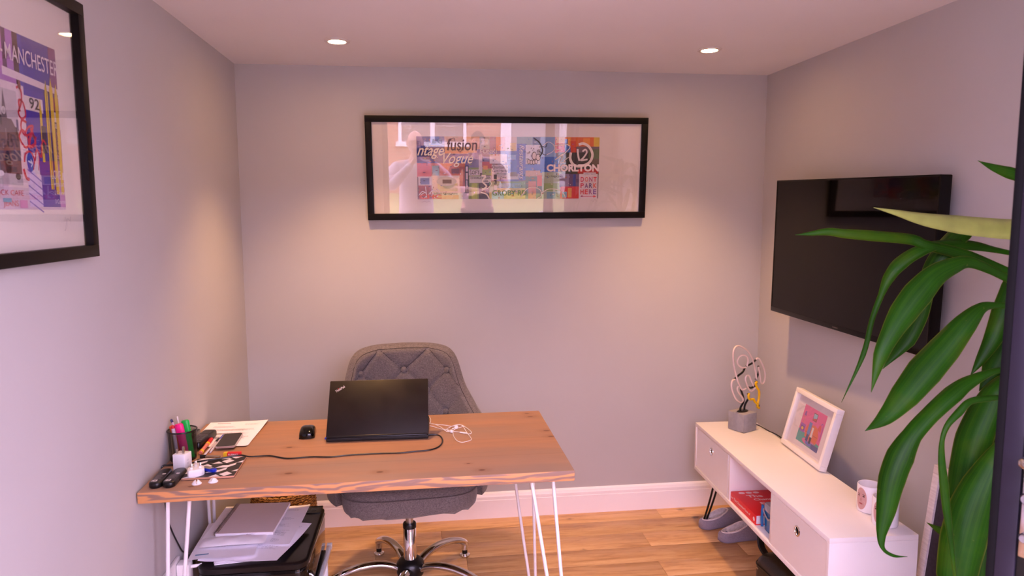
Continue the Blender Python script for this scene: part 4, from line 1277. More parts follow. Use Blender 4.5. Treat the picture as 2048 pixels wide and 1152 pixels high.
# the front lower edge rests on the cabinet; the frame body goes back from it
Mw.translation = P0_ - nz_ * FD + Vector((0, 0, nz_.z * FD + .0006))
ff = framed('leaning_picture', 'white box frame with a bright pink print leaning on the cabinet', 'picture', Mw, FW, FH, .020, FD, M_WHITE)
MB().box((.02, .02, .004), (FW - .02, FH - .02, .012)).build('mount_board', pm('mount_card', (236, 226, 234), .8, var=.01), ff)
p = Print()
pw, ph = .195, .165
p.rect(0, 0, pw, ph, (226, 92, 158))
p.poly([(0, 0), (pw, 0), (pw, .032), (0, .055)], (72, 168, 160))
p.ell(.105, .018, .055, .014, (214, 110, 160)); p.ell(.115, .014, .034, .009, (92, 110, 206))
p.rect(.135, 0, pw, .022, (70, 70, 150))
p.poly([(.062, .035), (.165, .026), (.172, .06), (.155, .092), (.128, .10), (.07, .092), (.055, .07)], (226, 110, 44))
p.rect(.06, .055, .165, .058, (184, 80, 40))
p.rect(.008, .045, .05, .082, (150, 74, 190)); p.rect(.013, .053, .044, .072, (104, 50, 150)); p.ell(.028, .061, .01, .007, (236, 196, 70))
p.poly([(.014, .118), (.032, .118), (.028, .138), (.018, .138)], (136, 60, 176)); p.rect(.021, .084, .025, .118, (214, 130, 90))
p.rect(.09, .115, .125, .15, (120, 60, 60)); p.rect(.093, .118, .122, .147, (150, 200, 226)); p.poly([(.093, .118), (.122, .118), (.122, .13), (.093, .124)], (196, 60, 60))
p.poly([(.150, .09), (.178, .085), (.172, .112), (.158, .115)], (222, 70, 60)); p.curve([(.168, .114), (.176, .124), (.186, .11), (.186, .05)], .003, (110, 80, 190))
p.poly([(.075, .05), (.1, .05), (.1, .104), (.075, .104)], (92, 130, 206)); p.rect(.077, .02, .098, .05, (50, 60, 130)); p.poly([(.106, .045), (.124, .045), (.122, .088), (.108, .088)], (232, 222, 220)); p.rect(.107, .016, .124, .045, (44, 40, 62))
p.build('print', M_PRINT, ff, Matrix.Translation((.085, .048, .0123)))
MB().box((.0195, .0195, .0195), (FW - .0195, FH - .0195, .0215)).build('pane', M_PICGLASS, ff)

# ---- two photo mugs
M_CERAM = pm('white_ceramic', (238, 234, 238), .12, var=.01)
M_SKIN = pm('face_print', (204, 158, 150), .3, var=.08, vs=60)
def mug(x, y, lab, fa):
    t = thing('mug', lab, 'mug', (x, y, Z1 + .0004), 0, 'photo mugs on the cabinet')
    r, h = .0415, .097
    MB().lathe([(r - .004, 0), (r - .001, .002), (r, .006), (r, h - .002), (r - .0015, h), (r - .0035, h - .001), (r - .0035, .006), (0, .005)], 44).build('cup', M_CERAM, t)
    MB().tube(smoothpath([(r - .002, 0, .078), (r + .016, 0, .08), (r + .027, 0, .062), (r + .027, 0, .04), (r + .016, 0, .022), (r - .002, 0, .022)], 6), .005, 10, mat=Matrix.Rotation(fa + math.pi, 4, 'Z')).build('handle', M_CERAM, t)
    # face photo wrapped on the wall
    vs = []; N = 26
    def cyl(a, z, d=.0003): return ((r + d) * math.cos(fa + a), (r + d) * math.sin(fa + a), z)
    def patch(ca, cz, ra, rz, nm, mat, d):
        v_ = [cyl(ca, cz, d)]
        for rg_ in (.5, 1):
            v_ += [cyl(ca + ra * rg_ * math.cos(q), cz + rz * rg_ * math.sin(q), d) for q in [2 * math.pi * k / N for k in range(N)]]
        f_ = [(0, 1 + k, 1 + (k + 1) % N) for k in range(N)] + [(1 + k, 1 + N + k, 1 + N + (k + 1) % N, 1 + (k + 1) % N) for k in range(N)]
        return MB().add(v_, f_).build(nm, mat, t if nm == 'face_photo' else fo, fix=False)
    fo = patch(0, .05, .5, .04, 'face_photo', M_SKIN, .0003)
    dk = M_DKSKIN
    for s_ in (-1, 1): patch(s_ * .24, .060, .10, .0028, 'photo_eye', dk, .0005); patch(s_ * .24, .066, .13, .0012, 'photo_brow', dk, .0005)
    patch(0, .047, .06, .006, 'photo_nose', M_NOSE, .0005); patch(0, .032, .18, .0028, 'photo_mouth', M_MOUTH, .0005)
M_DKSKIN = pm('face_print_dark', (92, 58, 52), .4); M_NOSE = pm('face_print_nose', (186, 132, 124), .35); M_MOUTH = pm('face_print_mouth', (168, 84, 84), .35)
mug(2.441, -1.297, 'white photo mug standing further back on the cabinet', R(195))
mug(2.424, -1.408, 'white photo mug at the near end of the cabinet, behind a leaf', R(205))

# ---- framed dark board leaning by the cabinet's near end
M_WASH = NT('whitewashed_wood'); _v = M_WASH.coord((3, 40, 40))
M_WASH.l(M_WASH.ramp(M_WASH.noise(_v, 4, 5, .6), [(.3, lin((206, 194, 196))), (.7, lin((230, 222, 224)))]), M_WASH.b.inputs['Base Color'])
M_WASH.b.inputs['Roughness'].default_value = .6; M_WASH = M_WASH.mat
a_ = Vector((2.547, -1.375, .001)); up2 = (Vector((2.622, -1.375, .722)) - Vector((2.547, -1.375, 0))).normalized()
ex2 = Vector((.0, -1, 0)); nz2 = ex2.cross(up2)
Mw = Matrix((ex2, up2, nz2)).transposed().to_4x4(); Mw.translation = a_ - nz2 * .020 + Vector((0, 0, .003))
lf = framed('leaning_board', 'dark board in whitewashed frame leaning beside the cabinet end', 'board', Mw, .42, .726, .030, .020, M_WASH)
MB().box((.028, .028, .006), (.392, .698, .012)).build('dark_panel', pm('slate_panel', (52, 44, 54), .5, var=.25, vs=90), lf)
# ================================================================== television on the right wall
FAR = Vector((2.530, -.358, 1.125)); NEAR = Vector((2.570, -1.372, 1.102))
ex3 = (NEAR - FAR).normalized()
up3 = Vector((0, 0, 1)); up3 = (up3 - ex3 * up3.dot(ex3)).normalized()
n3 = ex3.cross(up3)
TW, TH_ = (NEAR - FAR).length, .620
Mw = Matrix((ex3, up3, n3)).transposed().to_4x4(); Mw.translation = FAR
tv = thing('television', 'black flat television mounted on the right wall', 'television'); tv.matrix_world = Mw
M_SCREEN = pm('tv_screen', (7, 5, 6), .05, var=0, spec=.28)
M_BEZ = pm('tv_bezel', (10, 8, 9), .25, var=.05, spec=.25)
MB().box((0, 0, -.045), (TW, TH_, -.004), .004).build('casing', M_BEZ, tv)
MB().box((.006, .022, -.004), (TW - .006, TH_ - .006, -.0015)).build('screen', M_SCREEN, tv)
bz = MB()
bz.box((0, 0, -.005), (TW, .022, 0), .001).box((0, TH_ - .007, -.005), (TW, TH_, 0), .001).box((0, .02, -.005), (.007, TH_ - .005, 0), .001).box((TW - .007, .02, -.005), (TW, TH_ - .005, 0), .001)
bz.build('bezel', M_BEZ, tv)
p = Print(); p.rect(0, 0, .036, .005, (58, 52, 54)); p.build('badge', M_PRINTMATT, tv, Matrix.Translation((TW / 2 - .02, .008, .0004)))
MB().box((TW / 2 - .2, .15, -.075), (TW / 2 + .2, .45, -.045), .004).build('rear_box', M_BEZ, tv)
wb = MB().box((TW / 2 - .15, .2, -.0888), (TW / 2 + .15, .4, -.075), .002).build('wall_bracket', M_BLACKMATT, tv)

# ================================================================== wide picture on the back wall
bl = Vector((.604, -.030, 1.563)); br = Vector((2.000, -.030, 1.569)); tl = Vector((.604, -.071, 2.061))
ex4 = (br - bl).normalized(); up4 = (tl - bl); up4 = (up4 - ex4 * up4.dot(ex4)).normalized(); n4 = ex4.cross(up4)
GW, GH = (br - bl).length, (tl - bl).length
Mw = Matrix((ex4, up4, n4)).transposed().to_4x4(); Mw.translation = bl - n4 * .026
pic = framed('wide_picture', 'wide black framed city collage print on the back wall', 'picture', Mw, GW, GH, .031, .028, M_BLACKFRAME)
M_MOUNT = pm('mount_board', (232, 222, 214), .85, var=.01)
MB().box((.03, .03, .006), (GW - .03, GH - .03, .012)).build('mount_board', M_MOUNT, pic)
p = Print()
PW, PHt = .908, .303
def X(a): return (a - 832) / 370 * PW
def Y(b): return (398 - b) / 126 * PHt
def rc(x0, y0, x1, y1, c): p.rect(X(x0), Y(y1), X(x1), Y(y0), c)
def tx(s, x0, yb, x1, yt, c, shear=0, bold=0, rot=0):
    if rot: p.text(s, X(x0), Y(yb), (yb - yt) / 126 * PHt, c, width=(x1 - x0) / 370 * PW, shear=shear, bold=bold, rot=rot)
    else: p.text(s, X(x0), Y(yb), (yb - yt) / 126 * PHt, c, width=X(x1) - X(x0), shear=shear, bold=bold)
def cv(pts, w_, c, closed=False): p.curve([(X(a), Y(b)) for a, b in pts], w_ / 370 * PW, c, closed)
def el(x, y, rx, ry, c): p.ell(X(x), Y(y), rx / 370 * PW, ry / 126 * PHt, c)
rc(832, 272, 1202, 398, (120, 96, 100))
for q in ((832, 272, 860, 292, (84, 56, 110)), (860, 272, 877, 289, (60, 84, 158)), (877, 272, 888, 292, (140, 118, 160)), (832, 290, 888, 326, (42, 42, 130)), (887, 272, 957, 308, (220, 168, 116)), (887, 306, 957, 332, (48, 56, 146)),
          (887, 302, 936, 306, (226, 140, 70)), (910, 312, 926, 326, (66, 104, 190)), (832, 325, 861, 353, (216, 84, 62)), (860, 325, 928, 352, (206, 104, 54)), (900, 336, 930, 346, (120, 50, 40)), (862, 330, 876, 352, (150, 180, 190)),
          (834, 352, 861, 371, (226, 214, 214)), (838, 355, 856, 368, (120, 130, 180)), (834, 370, 861, 398, (176, 84, 74)), (860, 350, 920, 398, (226, 212, 190)), (860, 390, 914, 398, (222, 140, 76)), (872, 366, 912, 382, (200, 196, 120)), (916, 332, 936, 372, (160, 64, 44)), (918, 372, 934, 398, (204, 186, 200)),
          (934, 304, 956, 338, (116, 104, 140)), (934, 334, 958, 398, (128, 148, 56)), (940, 366, 952, 398, (176, 190, 60)), (927, 330, 935, 386, (30, 24, 30)), (929, 332, 933, 342, (214, 196, 206)), (929, 345, 933, 358, (214, 196, 206)), (929, 360, 932, 374, (200, 186, 196)),
          (935, 338, 957, 350, (218, 206, 208)), (936, 352, 980, 365, (214, 206, 200)), (957, 272, 978, 297, (150, 164, 164)), (960, 276, 974, 288, (196, 200, 196)), (951, 297, 976, 323, (122, 110, 146)), (955, 308, 962, 345, (214, 202, 206)), (962, 322, 982, 336, (190, 74, 44)), (962, 336, 982, 350, (156, 170, 60)), (964, 330, 973, 338, (226, 150, 60)),
          (955, 365, 982, 398, (66, 44, 36)), (977, 272, 992, 306, (150, 116, 150)), (990, 272, 1009, 304, (224, 142, 92)), (1008, 272, 1034, 304, (226, 196, 180)), (1018, 284, 1030, 300, (232, 190, 90)), (976, 300, 1034, 308, (76, 86, 170)), (1008, 303, 1052, 360, (62, 92, 186)), (1014, 308, 1030, 318, (130, 160, 214)), (977, 307, 1012, 326, (228, 218, 222)), (981, 328, 1014, 345, (226, 212, 216)),
          (981, 345, 1036, 360, (192, 184, 186)), (1018, 343, 1034, 352, (120, 96, 86)), (990, 358, 1036, 363, (40, 70, 160)), (976, 362, 1052, 386, (116, 158, 100)), (996, 366, 1040, 376, (120, 172, 186)), (976, 376, 1052, 398, (206, 190, 62)), (981, 384, 1006, 398, (140, 186, 200)), (976, 372, 992, 384, (130, 170, 80)),
          (1032, 272, 1066, 288, (130, 146, 140)), (1032, 286, 1052, 346, (66, 66, 176)), (1064, 272, 1082, 294, (44, 46, 96)), (1050, 288, 1082, 330, (220, 208, 210)), (1050, 327, 1082, 342, (62, 100, 196)), (1050, 340, 1084, 356, (206, 160, 130)), (1050, 352, 1086, 398, (90, 104, 74)), (1056, 362, 1072, 398, (206, 104, 50)), (1074, 350, 1084, 372, (222, 90, 50)),
          (1080, 272, 1112, 322, (144, 176, 222)), (1080, 312, 1120, 345, (60, 112, 204)), (1110, 272, 1154, 304, (222, 110, 60)), (1114, 290, 1130, 304, (226, 80, 100)), (1130, 276, 1142, 304, (60, 110, 190)), (1136, 272, 1142, 290, (236, 160, 50)), (1142, 280, 1154, 304, (214, 74, 40)), (1112, 272, 1130, 284, (240, 200, 150)), (1153, 272, 1202, 291, (226, 110, 40)), (1168, 274, 1182, 288, (240, 150, 50)), (1190, 272, 1202, 291, (226, 190, 60)),
          (1117, 303, 1202, 349, (58, 48, 34)), (1180, 296, 1202, 316, (96, 110, 60)), (1186, 316, 1202, 334, (104, 84, 54)), (1158, 337, 1201, 346, (206, 40, 34)), (1084, 343, 1124, 398, (176, 190, 160)), (1088, 366, 1120, 382, (150, 176, 110)), (1120, 347, 1142, 374, (150, 130, 160)), (1140, 347, 1164, 374, (104, 70, 110)), (1148, 348, 1154, 372, (60, 70, 150)), (1122, 373, 1163, 398, (216, 46, 40)), (1126, 384, 1136, 396, (120, 170, 190)), (1138, 376, 1146, 396, (226, 160, 70)), (1094, 384, 1112, 398, (120, 160, 170)),
          (1161, 347, 1200, 398, (236, 222, 224)), (1170, 344, 1196, 350, (232, 222, 222))):
    rc(*q)
rq = random.Random(11)
for k in range(420):     # printed texture: small strokes of neighbouring tones
    a = rq.uniform(834, 1150); b = rq.uniform(273, 396); c_ = rq.choice([(230, 214, 210), (40, 36, 60), (206, 120, 70), (80, 110, 190), (150, 160, 90), (110, 60, 80)])
    wd, hd = rq.uniform(.6, 5), rq.uniform(.5, 1.6)
    if rq.random() < .5: wd, hd = hd, wd * .8
    rc(a, b, min(a + wd, 1160), min(b + hd, 397), c_)
CR = (232, 220, 204)
tx('ntage', 833, 317, 886, 292, CR, .45, .008)
tx('Vogue', 884, 333, 944, 304, CR, .45, .006)
tx('& G', 862, 286, 882, 277, (150, 176, 210), 0, .01)
tx('fusion', 892, 300, 952, 276, (96, 64, 60), .1, .012)
cv([(892, 299), (898, 280), (906, 275), (908, 282)], 1.2, (96, 64, 60)); cv([(912, 297), (918, 303), (922, 294)], 1.2, (96, 64, 60))
tx('FUNKI', 958, 305, 991, 298, (230, 222, 226), 0, .0)
tx('LOFT', 937, 348, 956, 340, (70, 66, 60), 0, .0); tx('CHORLEY CAFE', 938, 357, 979, 353, (70, 76, 40), 0, .01); tx('BAR', 962, 363, 974, 360, (60, 50, 50), 0, .02)
tx('Chorlton', 982, 336, 1006, 330, (60, 56, 70)); tx('Cum Hardy', 982, 344, 1013, 338, (60, 56, 70))
for k, s_ in enumerate('131'): tx(s_, 985, 357 + k * 11, 991, 348 + k * 11, (34, 30, 32) if k < 2 else (230, 224, 210), 0, .03)
tx('CROSS RD', 994, 374, 1040, 368, (176, 206, 190)); tx('GROBY RD', 982, 391, 1052, 380, (92, 140, 52), 0, .012)
tx('OAK', 998, 356, 1012, 352, (70, 64, 66))
tx('Restaurants', 1037, 288, 1105, 278, (236, 228, 230), .4, .0, rot=-math.pi / 2)
for (x, y, rx, ry) in ((1067, 310, 4, 7), (1075, 313, 4, 6), (1056, 322, 2, 4), (1061, 323, 2, 4), (1066, 323, 2, 4), (1071, 322, 2, 4)): el(x, y, rx + .8, ry + 1.2, (50, 40, 54)); el(x, y, rx, ry, (224, 214, 216))
for k in range(16): el(1052 + rq.uniform(0, 28), 292 + rq.uniform(0, 12), .8, .8, (90, 74, 90))
cv([(1066, 274), (1078, 284), (1084, 300), (1078, 312)], 2.4, (34, 32, 50)); cv([(1078, 290), (1090, 292), (1093, 284)], 1.2, (34, 32, 50)); cv([(1076, 300), (1088, 308), (1096, 306)], 1.2, (40, 36, 50))
for pts in ([(834, 390), (842, 382), (850, 388), (844, 396), (838, 390), (846, 384)], [(854, 388), (862, 380), (872, 384), (868, 394), (860, 392), (864, 386)], [(848, 372), (850, 396)], [(870, 376), (876, 384), (868, 396)]): cv(pts, 1.5, (226, 214, 220))
tx('CHC', 836, 397, 880, 388, (222, 110, 96), 0, .03)
el(890, 362, 20, 9, (206, 196, 180)); rc(882, 358, 900, 366, (120, 96, 80)); tx('Indian Restaurant', 864, 388, 912, 384, (110, 120, 70), .2)
cv([(960, 350), (968, 352), (962, 362), (970, 372), (960, 380)], 3.2, CR); cv([(958, 384), (970, 388), (976, 398)], 2.6, CR); cv([(972, 358), (980, 366), (972, 376), (960, 376)], 1.6, CR)
cv([(1040, 394), (1052, 378), (1066, 374), (1080, 380), (1082, 392), (1074, 397)], 1.6, CR); cv([(1082, 386), (1098, 378), (1118, 380), (1130, 390), (1132, 397)], 1.4, CR)
cv([(1084, 290), (1096, 282), (1108, 290), (1106, 300), (1092, 308)], 1.2, (226, 220, 226)); cv([(1106, 290), (1130, 286), (1140, 292), (1130, 304), (1110, 318), (1126, 306), (1122, 318), (1120, 324), (1132, 322)], 1.3, CR); cv([(1131, 318), (1138, 313), (1140, 319)], 1.2, CR); cv([(1110, 296), (1120, 298), (1114, 304)], 1.2, CR)
cv([(1142, 303), (1141, 316), (1148, 328), (1162, 331), (1180, 324), (1187, 308), (1180, 292), (1168, 285), (1158, 287)], 5.2, (214, 200, 192))
cv([(1156, 296), (1157, 308), (1160, 320)], 3.6, (220, 206, 200)); cv([(1166, 301), (1172, 297), (1175, 303), (1168, 314), (1163, 319), (1177, 317)], 3.2, (220, 206, 200))
tx('CHORLTON', 1092.5, 342, 1201, 327, (232, 216, 214), 0, .045)
tx('NO PARKING', 1090, 354, 1126, 350, (50, 46, 50), 0, .0)
tx('OPEN 7 DAYS', 1171.5, 348.5, 1194, 345.5, (120, 110, 130))
for s_, yb, cs in (('DONT', 363, [(196, 40, 70), (214, 110, 90), (176, 90, 120), (200, 40, 60)]), ('PARK', 376, [(190, 40, 70), (110, 60, 110), (90, 70, 110), (214, 90, 60)]), ('HERE', 389, [(200, 40, 50), (210, 60, 70), (150, 90, 130), (120, 80, 150)])):
    for k, ch in enumerate(s_): tx(ch, 1163.5 + k * 8.9, yb, 1170.3 + k * 8.9, yb - 10, cs[k], 0, .022)
p.line([(X(1164), Y(393)), (X(1196), Y(393.5))], .0022, (190, 40, 70))
p.poly([(X(1163), Y(393)), (X(1168), Y(391)), (X(1168), Y(395))], (150, 50, 90)); p.poly([(X(1197), Y(393.5)), (X(1191), Y(391)), (X(1191), Y(396))], (206, 60, 60))
cv([(840, 404.5), (846, 401.5), (850, 404), (854, 401.5), (858, 404)], .35, (170, 150, 150)); cv([(1184, 404), (1188, 401), (1190, 405), (1194, 400), (1198, 404)], .35, (170, 150, 150))
p.build('print', M_PRINT, pic, Matrix.Translation((.243, .1, .0125)))
MB().box((.0295, .0295, .0185), (GW - .0295, GH - .0295, .0205)).build('pane', M_PICGLASS, pic)

# ================================================================== large picture on the left wall
GW2, GH2 = .71, .632
bl2 = Vector((.0015, -1.583 - GW2, 1.492))
Mw = Matrix((Vector((0, 1, 0)), Vector((0, 0, 1)), Vector((1, 0, 0)))).transposed().to_4x4(); Mw.translation = bl2
pl = framed('left_picture', 'large black framed purple city collage on the left wall', 'picture', Mw, GW2, GH2, .03, .034, M_BLACKFRAME)
MB().box((.029, .029, .006), (GW2 - .029, GH2 - .029, .012)).build('mount_board', M_MOUNT, pl)
# print: right edge at y -1.728, bottom 1.614, top 1.983
p = Print()
w2, h2 = .425, .369
yR = -1.728
def U(y): return w2 + (y - yR)          # world y to print u
def V(z): return z - 1.614
def rz_(y0, z0, y1, z1, c): p.rect(U(y0), V(z0), U(y1), V(z1), c)
PUR = (64, 44, 150)
p.rect(0, 0, w2, h2, (206, 186, 204))
rz_(-1.90, 1.80, yR, 1.983, PUR)
for (a, b, c) in ((-2.153, -1.95, (150, 96, 176)), (-2.0, -1.97, (60, 40, 80)), (-1.965, -1.945, (190, 120, 190)), (-1.945, -1.93, (96, 56, 90)), (-1.93, -1.905, (176, 120, 196)), (-1.905, -1.885, (84, 52, 60)), (-1.885, -1.87, (70, 60, 170)), (-1.76, yR, (128, 60, 120))):
    rz_(a, 1.875, b, 1.983, c)
rz_(-1.96, 1.86, -1.90, 1.90, (170, 110, 190))
p.poly([(U(-1.95), V(1.905)), (U(yR), V(1.893)), (U(yR), V(1.880)), (U(-1.95), V(1.888))], (226, 208, 214))
rz_(-1.96, 1.66, -1.875, 1.876, (224, 206, 212))
rz_(-1.875, 1.62, yR, 1.872, (72, 50, 160))
rz_(-1.76, 1.84, yR, 1.872, (150, 50, 90)); rz_(-1.76, 1.80, yR, 1.838, (222, 206, 206)); rz_(-1.77, 1.74, yR, 1.80, (140, 60, 110)); rz_(-1.752, 1.62, yR, 1.74, (186, 120, 190))
rz_(-1.875, 1.828, -1.80, 1.858, (222, 208, 208))
# gothic town hall
rz_(-2.153, 1.665, -1.905, 1.86, (196, 184, 190))
p.poly([(U(-2.05), V(1.68)), (U(-1.905), V(1.68)), (U(-1.905), V(1.77)), (U(-1.93), V(1.80)), (U(-1.945), V(1.80)), (U(-1.955), V(1.86)), (U(-1.965), V(1.80)), (U(-2.05), V(1.80))], (104, 90, 96))
for k in range(26):
    a = rq.uniform(-2.05, -1.912); b = rq.uniform(1.70, 1.79); rz_(a, b, a + rq.uniform(.003, .008), b + rq.uniform(.01, .03), rq.choice([(60, 50, 60), (150, 136, 140), (74, 70, 110), (44, 38, 48)]))
p.ell(U(-1.957), V(1.815), .007, .008, (226, 216, 214)); p.ell(U(-1.957), V(1.815), .005, .006, (190, 180, 180))
p.ell(U(-1.955), V(1.715), .016, .03, (110, 76, 74)); p.ell(U(-1.955), V(1.708), .011, .026, (40, 30, 40)); rz_(-2.05, 1.665, -1.905, 1.688, (176, 168, 176)); p.ell(U(-1.985), V(1.687), .012, .006, (226, 220, 226)); p.ell(U(-1.922), V(1.683), .010, .007, (40, 30, 40))
# office block, white foreground
p.poly([(U(-1.885), V(1.705)), (U(-1.83), V(1.69)), (U(-1.83), V(1.62)), (U(-1.885), V(1.62))], (206, 190, 226))
for k in range(5): p.line([(U(-1.885), V(1.70 - k * .017)), (U(-1.83), V(1.676 - k * .017))], .003, (120, 100, 190))
p.poly([(U(-1.865), V(1.735)), (U(-1.835), V(1.74)), (U(-1.835), V(1.68)), (U(-1.865), V(1.70))], (222, 206, 216))
# yellow posts
for (a, w_, z0, z1) in ((-1.818, .010, 1.72, 1.86), (-1.790, .013, 1.66, 1.905), (-1.768, .014, 1.65, 1.915), (-1.746, .014, 1.65, 1.905)):
    p.poly([(U(a), V(z0)), (U(a + w_), V(z0)), (U(a + w_), V(z1 - .03)), (U(a + w_ / 2), V(z1)), (U(a), V(z1 - .03))], (226, 196, 40))
for (a, z0, z1) in ((-1.782, 1.66, 1.9), (-1.772, 1.7, 1.88)): p.line([(U(a), V(z0)), (U(a), V(z1))], .002, (60, 50, 60))
rz_(-1.815, 1.74, -1.795, 1.80, (52, 44, 60))
p.text('MANCHESTER', U(-1.936), V(1.921), .034, (232, 216, 222), width=.214, bold=.004)
p.rect(U(-1.965), V(1.933), U(-1.945), V(1.938), (226, 210, 218))
p.text('92', U(-1.858), V(1.832), .024, (40, 34, 46), width=.042, bold=.012)
RD = (206, 28, 60)
def rcv(pts, w_=.005): p.curve([(U(a), V(b)) for a, b in pts], w_, RD)
rcv([(-1.905, 1.868), (-1.892, 1.872), (-1.886, 1.856), (-1.890, 1.838), (-1.903, 1.818), (-1.893, 1.806), (-1.876, 1.815), (-1.882, 1.84), (-1.898, 1.843), (-1.897, 1.82)])
rcv([(-1.875, 1.80), (-1.893, 1.802), (-1.897, 1.785), (-1.885, 1.772), (-1.862, 1.778), (-1.85, 1.795), (-1.87, 1.79), (-1.885, 1.775)])
rcv([(-1.90, 1.755), (-1.907, 1.768), (-1.895, 1.782), (-1.88, 1.774), (-1.872, 1.755), (-1.885, 1.746), (-1.90, 1.755)])
rcv([(-1.86, 1.79), (-1.845, 1.76), (-1.87, 1.75), (-1.86, 1.775), (-1.84, 1.768)], .008)
rcv([(-1.895, 1.715), (-1.888, 1.733), (-1.868, 1.738), (-1.855, 1.722), (-1.862, 1.70)]); rcv([(-1.90, 1.70), (-1.892, 1.682), (-1.88, 1.678)], .007); rcv([(-1.852, 1.72), (-1.842, 1.745), (-1.825, 1.73), (-1.82, 1.755), (-1.812, 1.768), (-1.80, 1.76)])
rcv([(-1.848, 1.757), (-1.835, 1.735), (-1.84, 1.70)], .003)
p.ell(U(-1.872), V(1.716), .013, .021, (30, 70, 176)); p.line([(U(-1.88), V(1.718)), (U(-1.864), V(1.714))], .004, (206, 220, 236)); p.line([(U(-1.87), V(1.722)), (U(-1.863), V(1.714)), (U(-1.87), V(1.706))], .003, (206, 220, 236))
p.ell(U(-1.893), V(1.876), .006, .010, (120, 60, 50))
p.text('ROCK CAFE', U(-2.02), V(1.643), .011, (196, 60, 80), width=.112)
p.text('JEANS', U(-1.985), V(1.617), .016, (206, 110, 120), width=.055, bold=.01); rz_(-1.985, 1.629, -1.955, 1.637, (90, 150, 176)); rz_(-1.925, 1.617, -1.895, 1.634, (206, 130, 180)); rz_(-2.12, 1.617, -2.0, 1.64, (196, 140, 170))
p.text('LOVE', U(-1.786), V(1.684), .020, (230, 220, 232), width=.042); p.text('&', U(-1.740), V(1.684), .016, (230, 220, 232))
p.text('MON-SAT', U(-1.778), V(1.667), .009, (220, 210, 226), width=.048); p.text('2 Courses', U(-1.778), V(1.648), .010, (220, 210, 226), width=.05); p.text('3 Courses', U(-1.778), V(1.628), .010, (220, 210, 226), width=.05)
for k, ch in enumerate('EROUJOE'): p.text(ch, U(-1.756), V(1.815 - k * .014), .010, (50, 44, 60), width=.012, rot=-math.pi / 2)
p.curve([(w2 - .014, -.028), (w2 - .01, -.018), (w2 - .003, -.035), (w2 - .016, -.05), (w2, -.022), (w2 + .01, -.026), (w2 + .016, -.016), (w2 + .014, -.034)], .0008, (150, 136, 144))
for q in p.v: pass
p.build('print', M_PRINT, pl, Matrix.Translation((yR - w2 + .031 + 1.583 + GW2, 1.612 - 1.492, .0125)) @ Matrix.Diagonal((1, 1.02, 1, 1)))
MB().box((.0285, .0285, .022), (GW2 - .0285, GH2 - .0285, .024)).build('pane', M_PICGLASS, pl)

# ================================================================== potted yucca by the right wall
M_LEAF = NT('yucca_leaf'); v = M_LEAF.coord((1, 1, 1))
f1 = M_LEAF.noise(v, 6, 4); f2 = M_LEAF.noise(v, 45, 3)
c = M_LEAF.ramp(f1, [(.3, lin((14, 54, 5))), (.55, lin((28, 84, 8))), (.78, lin((76, 104, 16)))])
uvn = M_LEAF.n('ShaderNodeUVMap'); uvn.uv_map = 'UVMap'
um = M_LEAF.n('ShaderNodeMapping'); um.inputs['Scale'].default_value = (26, .6, 1); M_LEAF.l(uvn.outputs[0], um.inputs[0])
fs_ = M_LEAF.noise(um.outputs[0], 1.0, 3, .6)
c = M_LEAF.mix(M_LEAF.ramp(fs_, [(.35, (0, 0, 0)), (.7, (.42, .42, .42))]), c, lin((70, 120, 16)))
sx_ = M_LEAF.n('ShaderNodeSeparateXYZ'); M_LEAF.l(uvn.outputs[0], sx_.inputs[0])
eg = M_LEAF.math('ABSOLUTE', M_LEAF.math('SUBTRACT', sx_.outputs[0], .5))
c = M_LEAF.mix(M_LEAF.ramp(eg, [(.46, (0, 0, 0)), (.5, (.55, .55, .55))]), c, lin((150, 150, 60)))
c = M_LEAF.mix(M_LEAF.ramp(f2, [(.72, (0, 0, 0)), (.78, (.5, .5, .5))]), c, lin((150, 140, 70)))
M_LEAF.l(c, M_LEAF.b.inputs['Base Color'])
M_LEAF.b.inputs['Roughness'].default_value = .40; M_LEAF.b.inputs['Specular IOR Level'].default_value = .20
tl_ = M_LEAF.n('ShaderNodeBsdfTranslucent'); mx = M_LEAF.n('ShaderNodeMixShader'); mx.inputs[0].default_value = .30
M_LEAF.l(c, tl_.inputs[0]); M_LEAF.l(M_LEAF.b.outputs[0], mx.inputs[1]); M_LEAF.l(tl_.outputs[0], mx.inputs[2]); M_LEAF.l(mx.outputs[0], M_LEAF.o.inputs[0])
M_LEAF = M_LEAF.mat
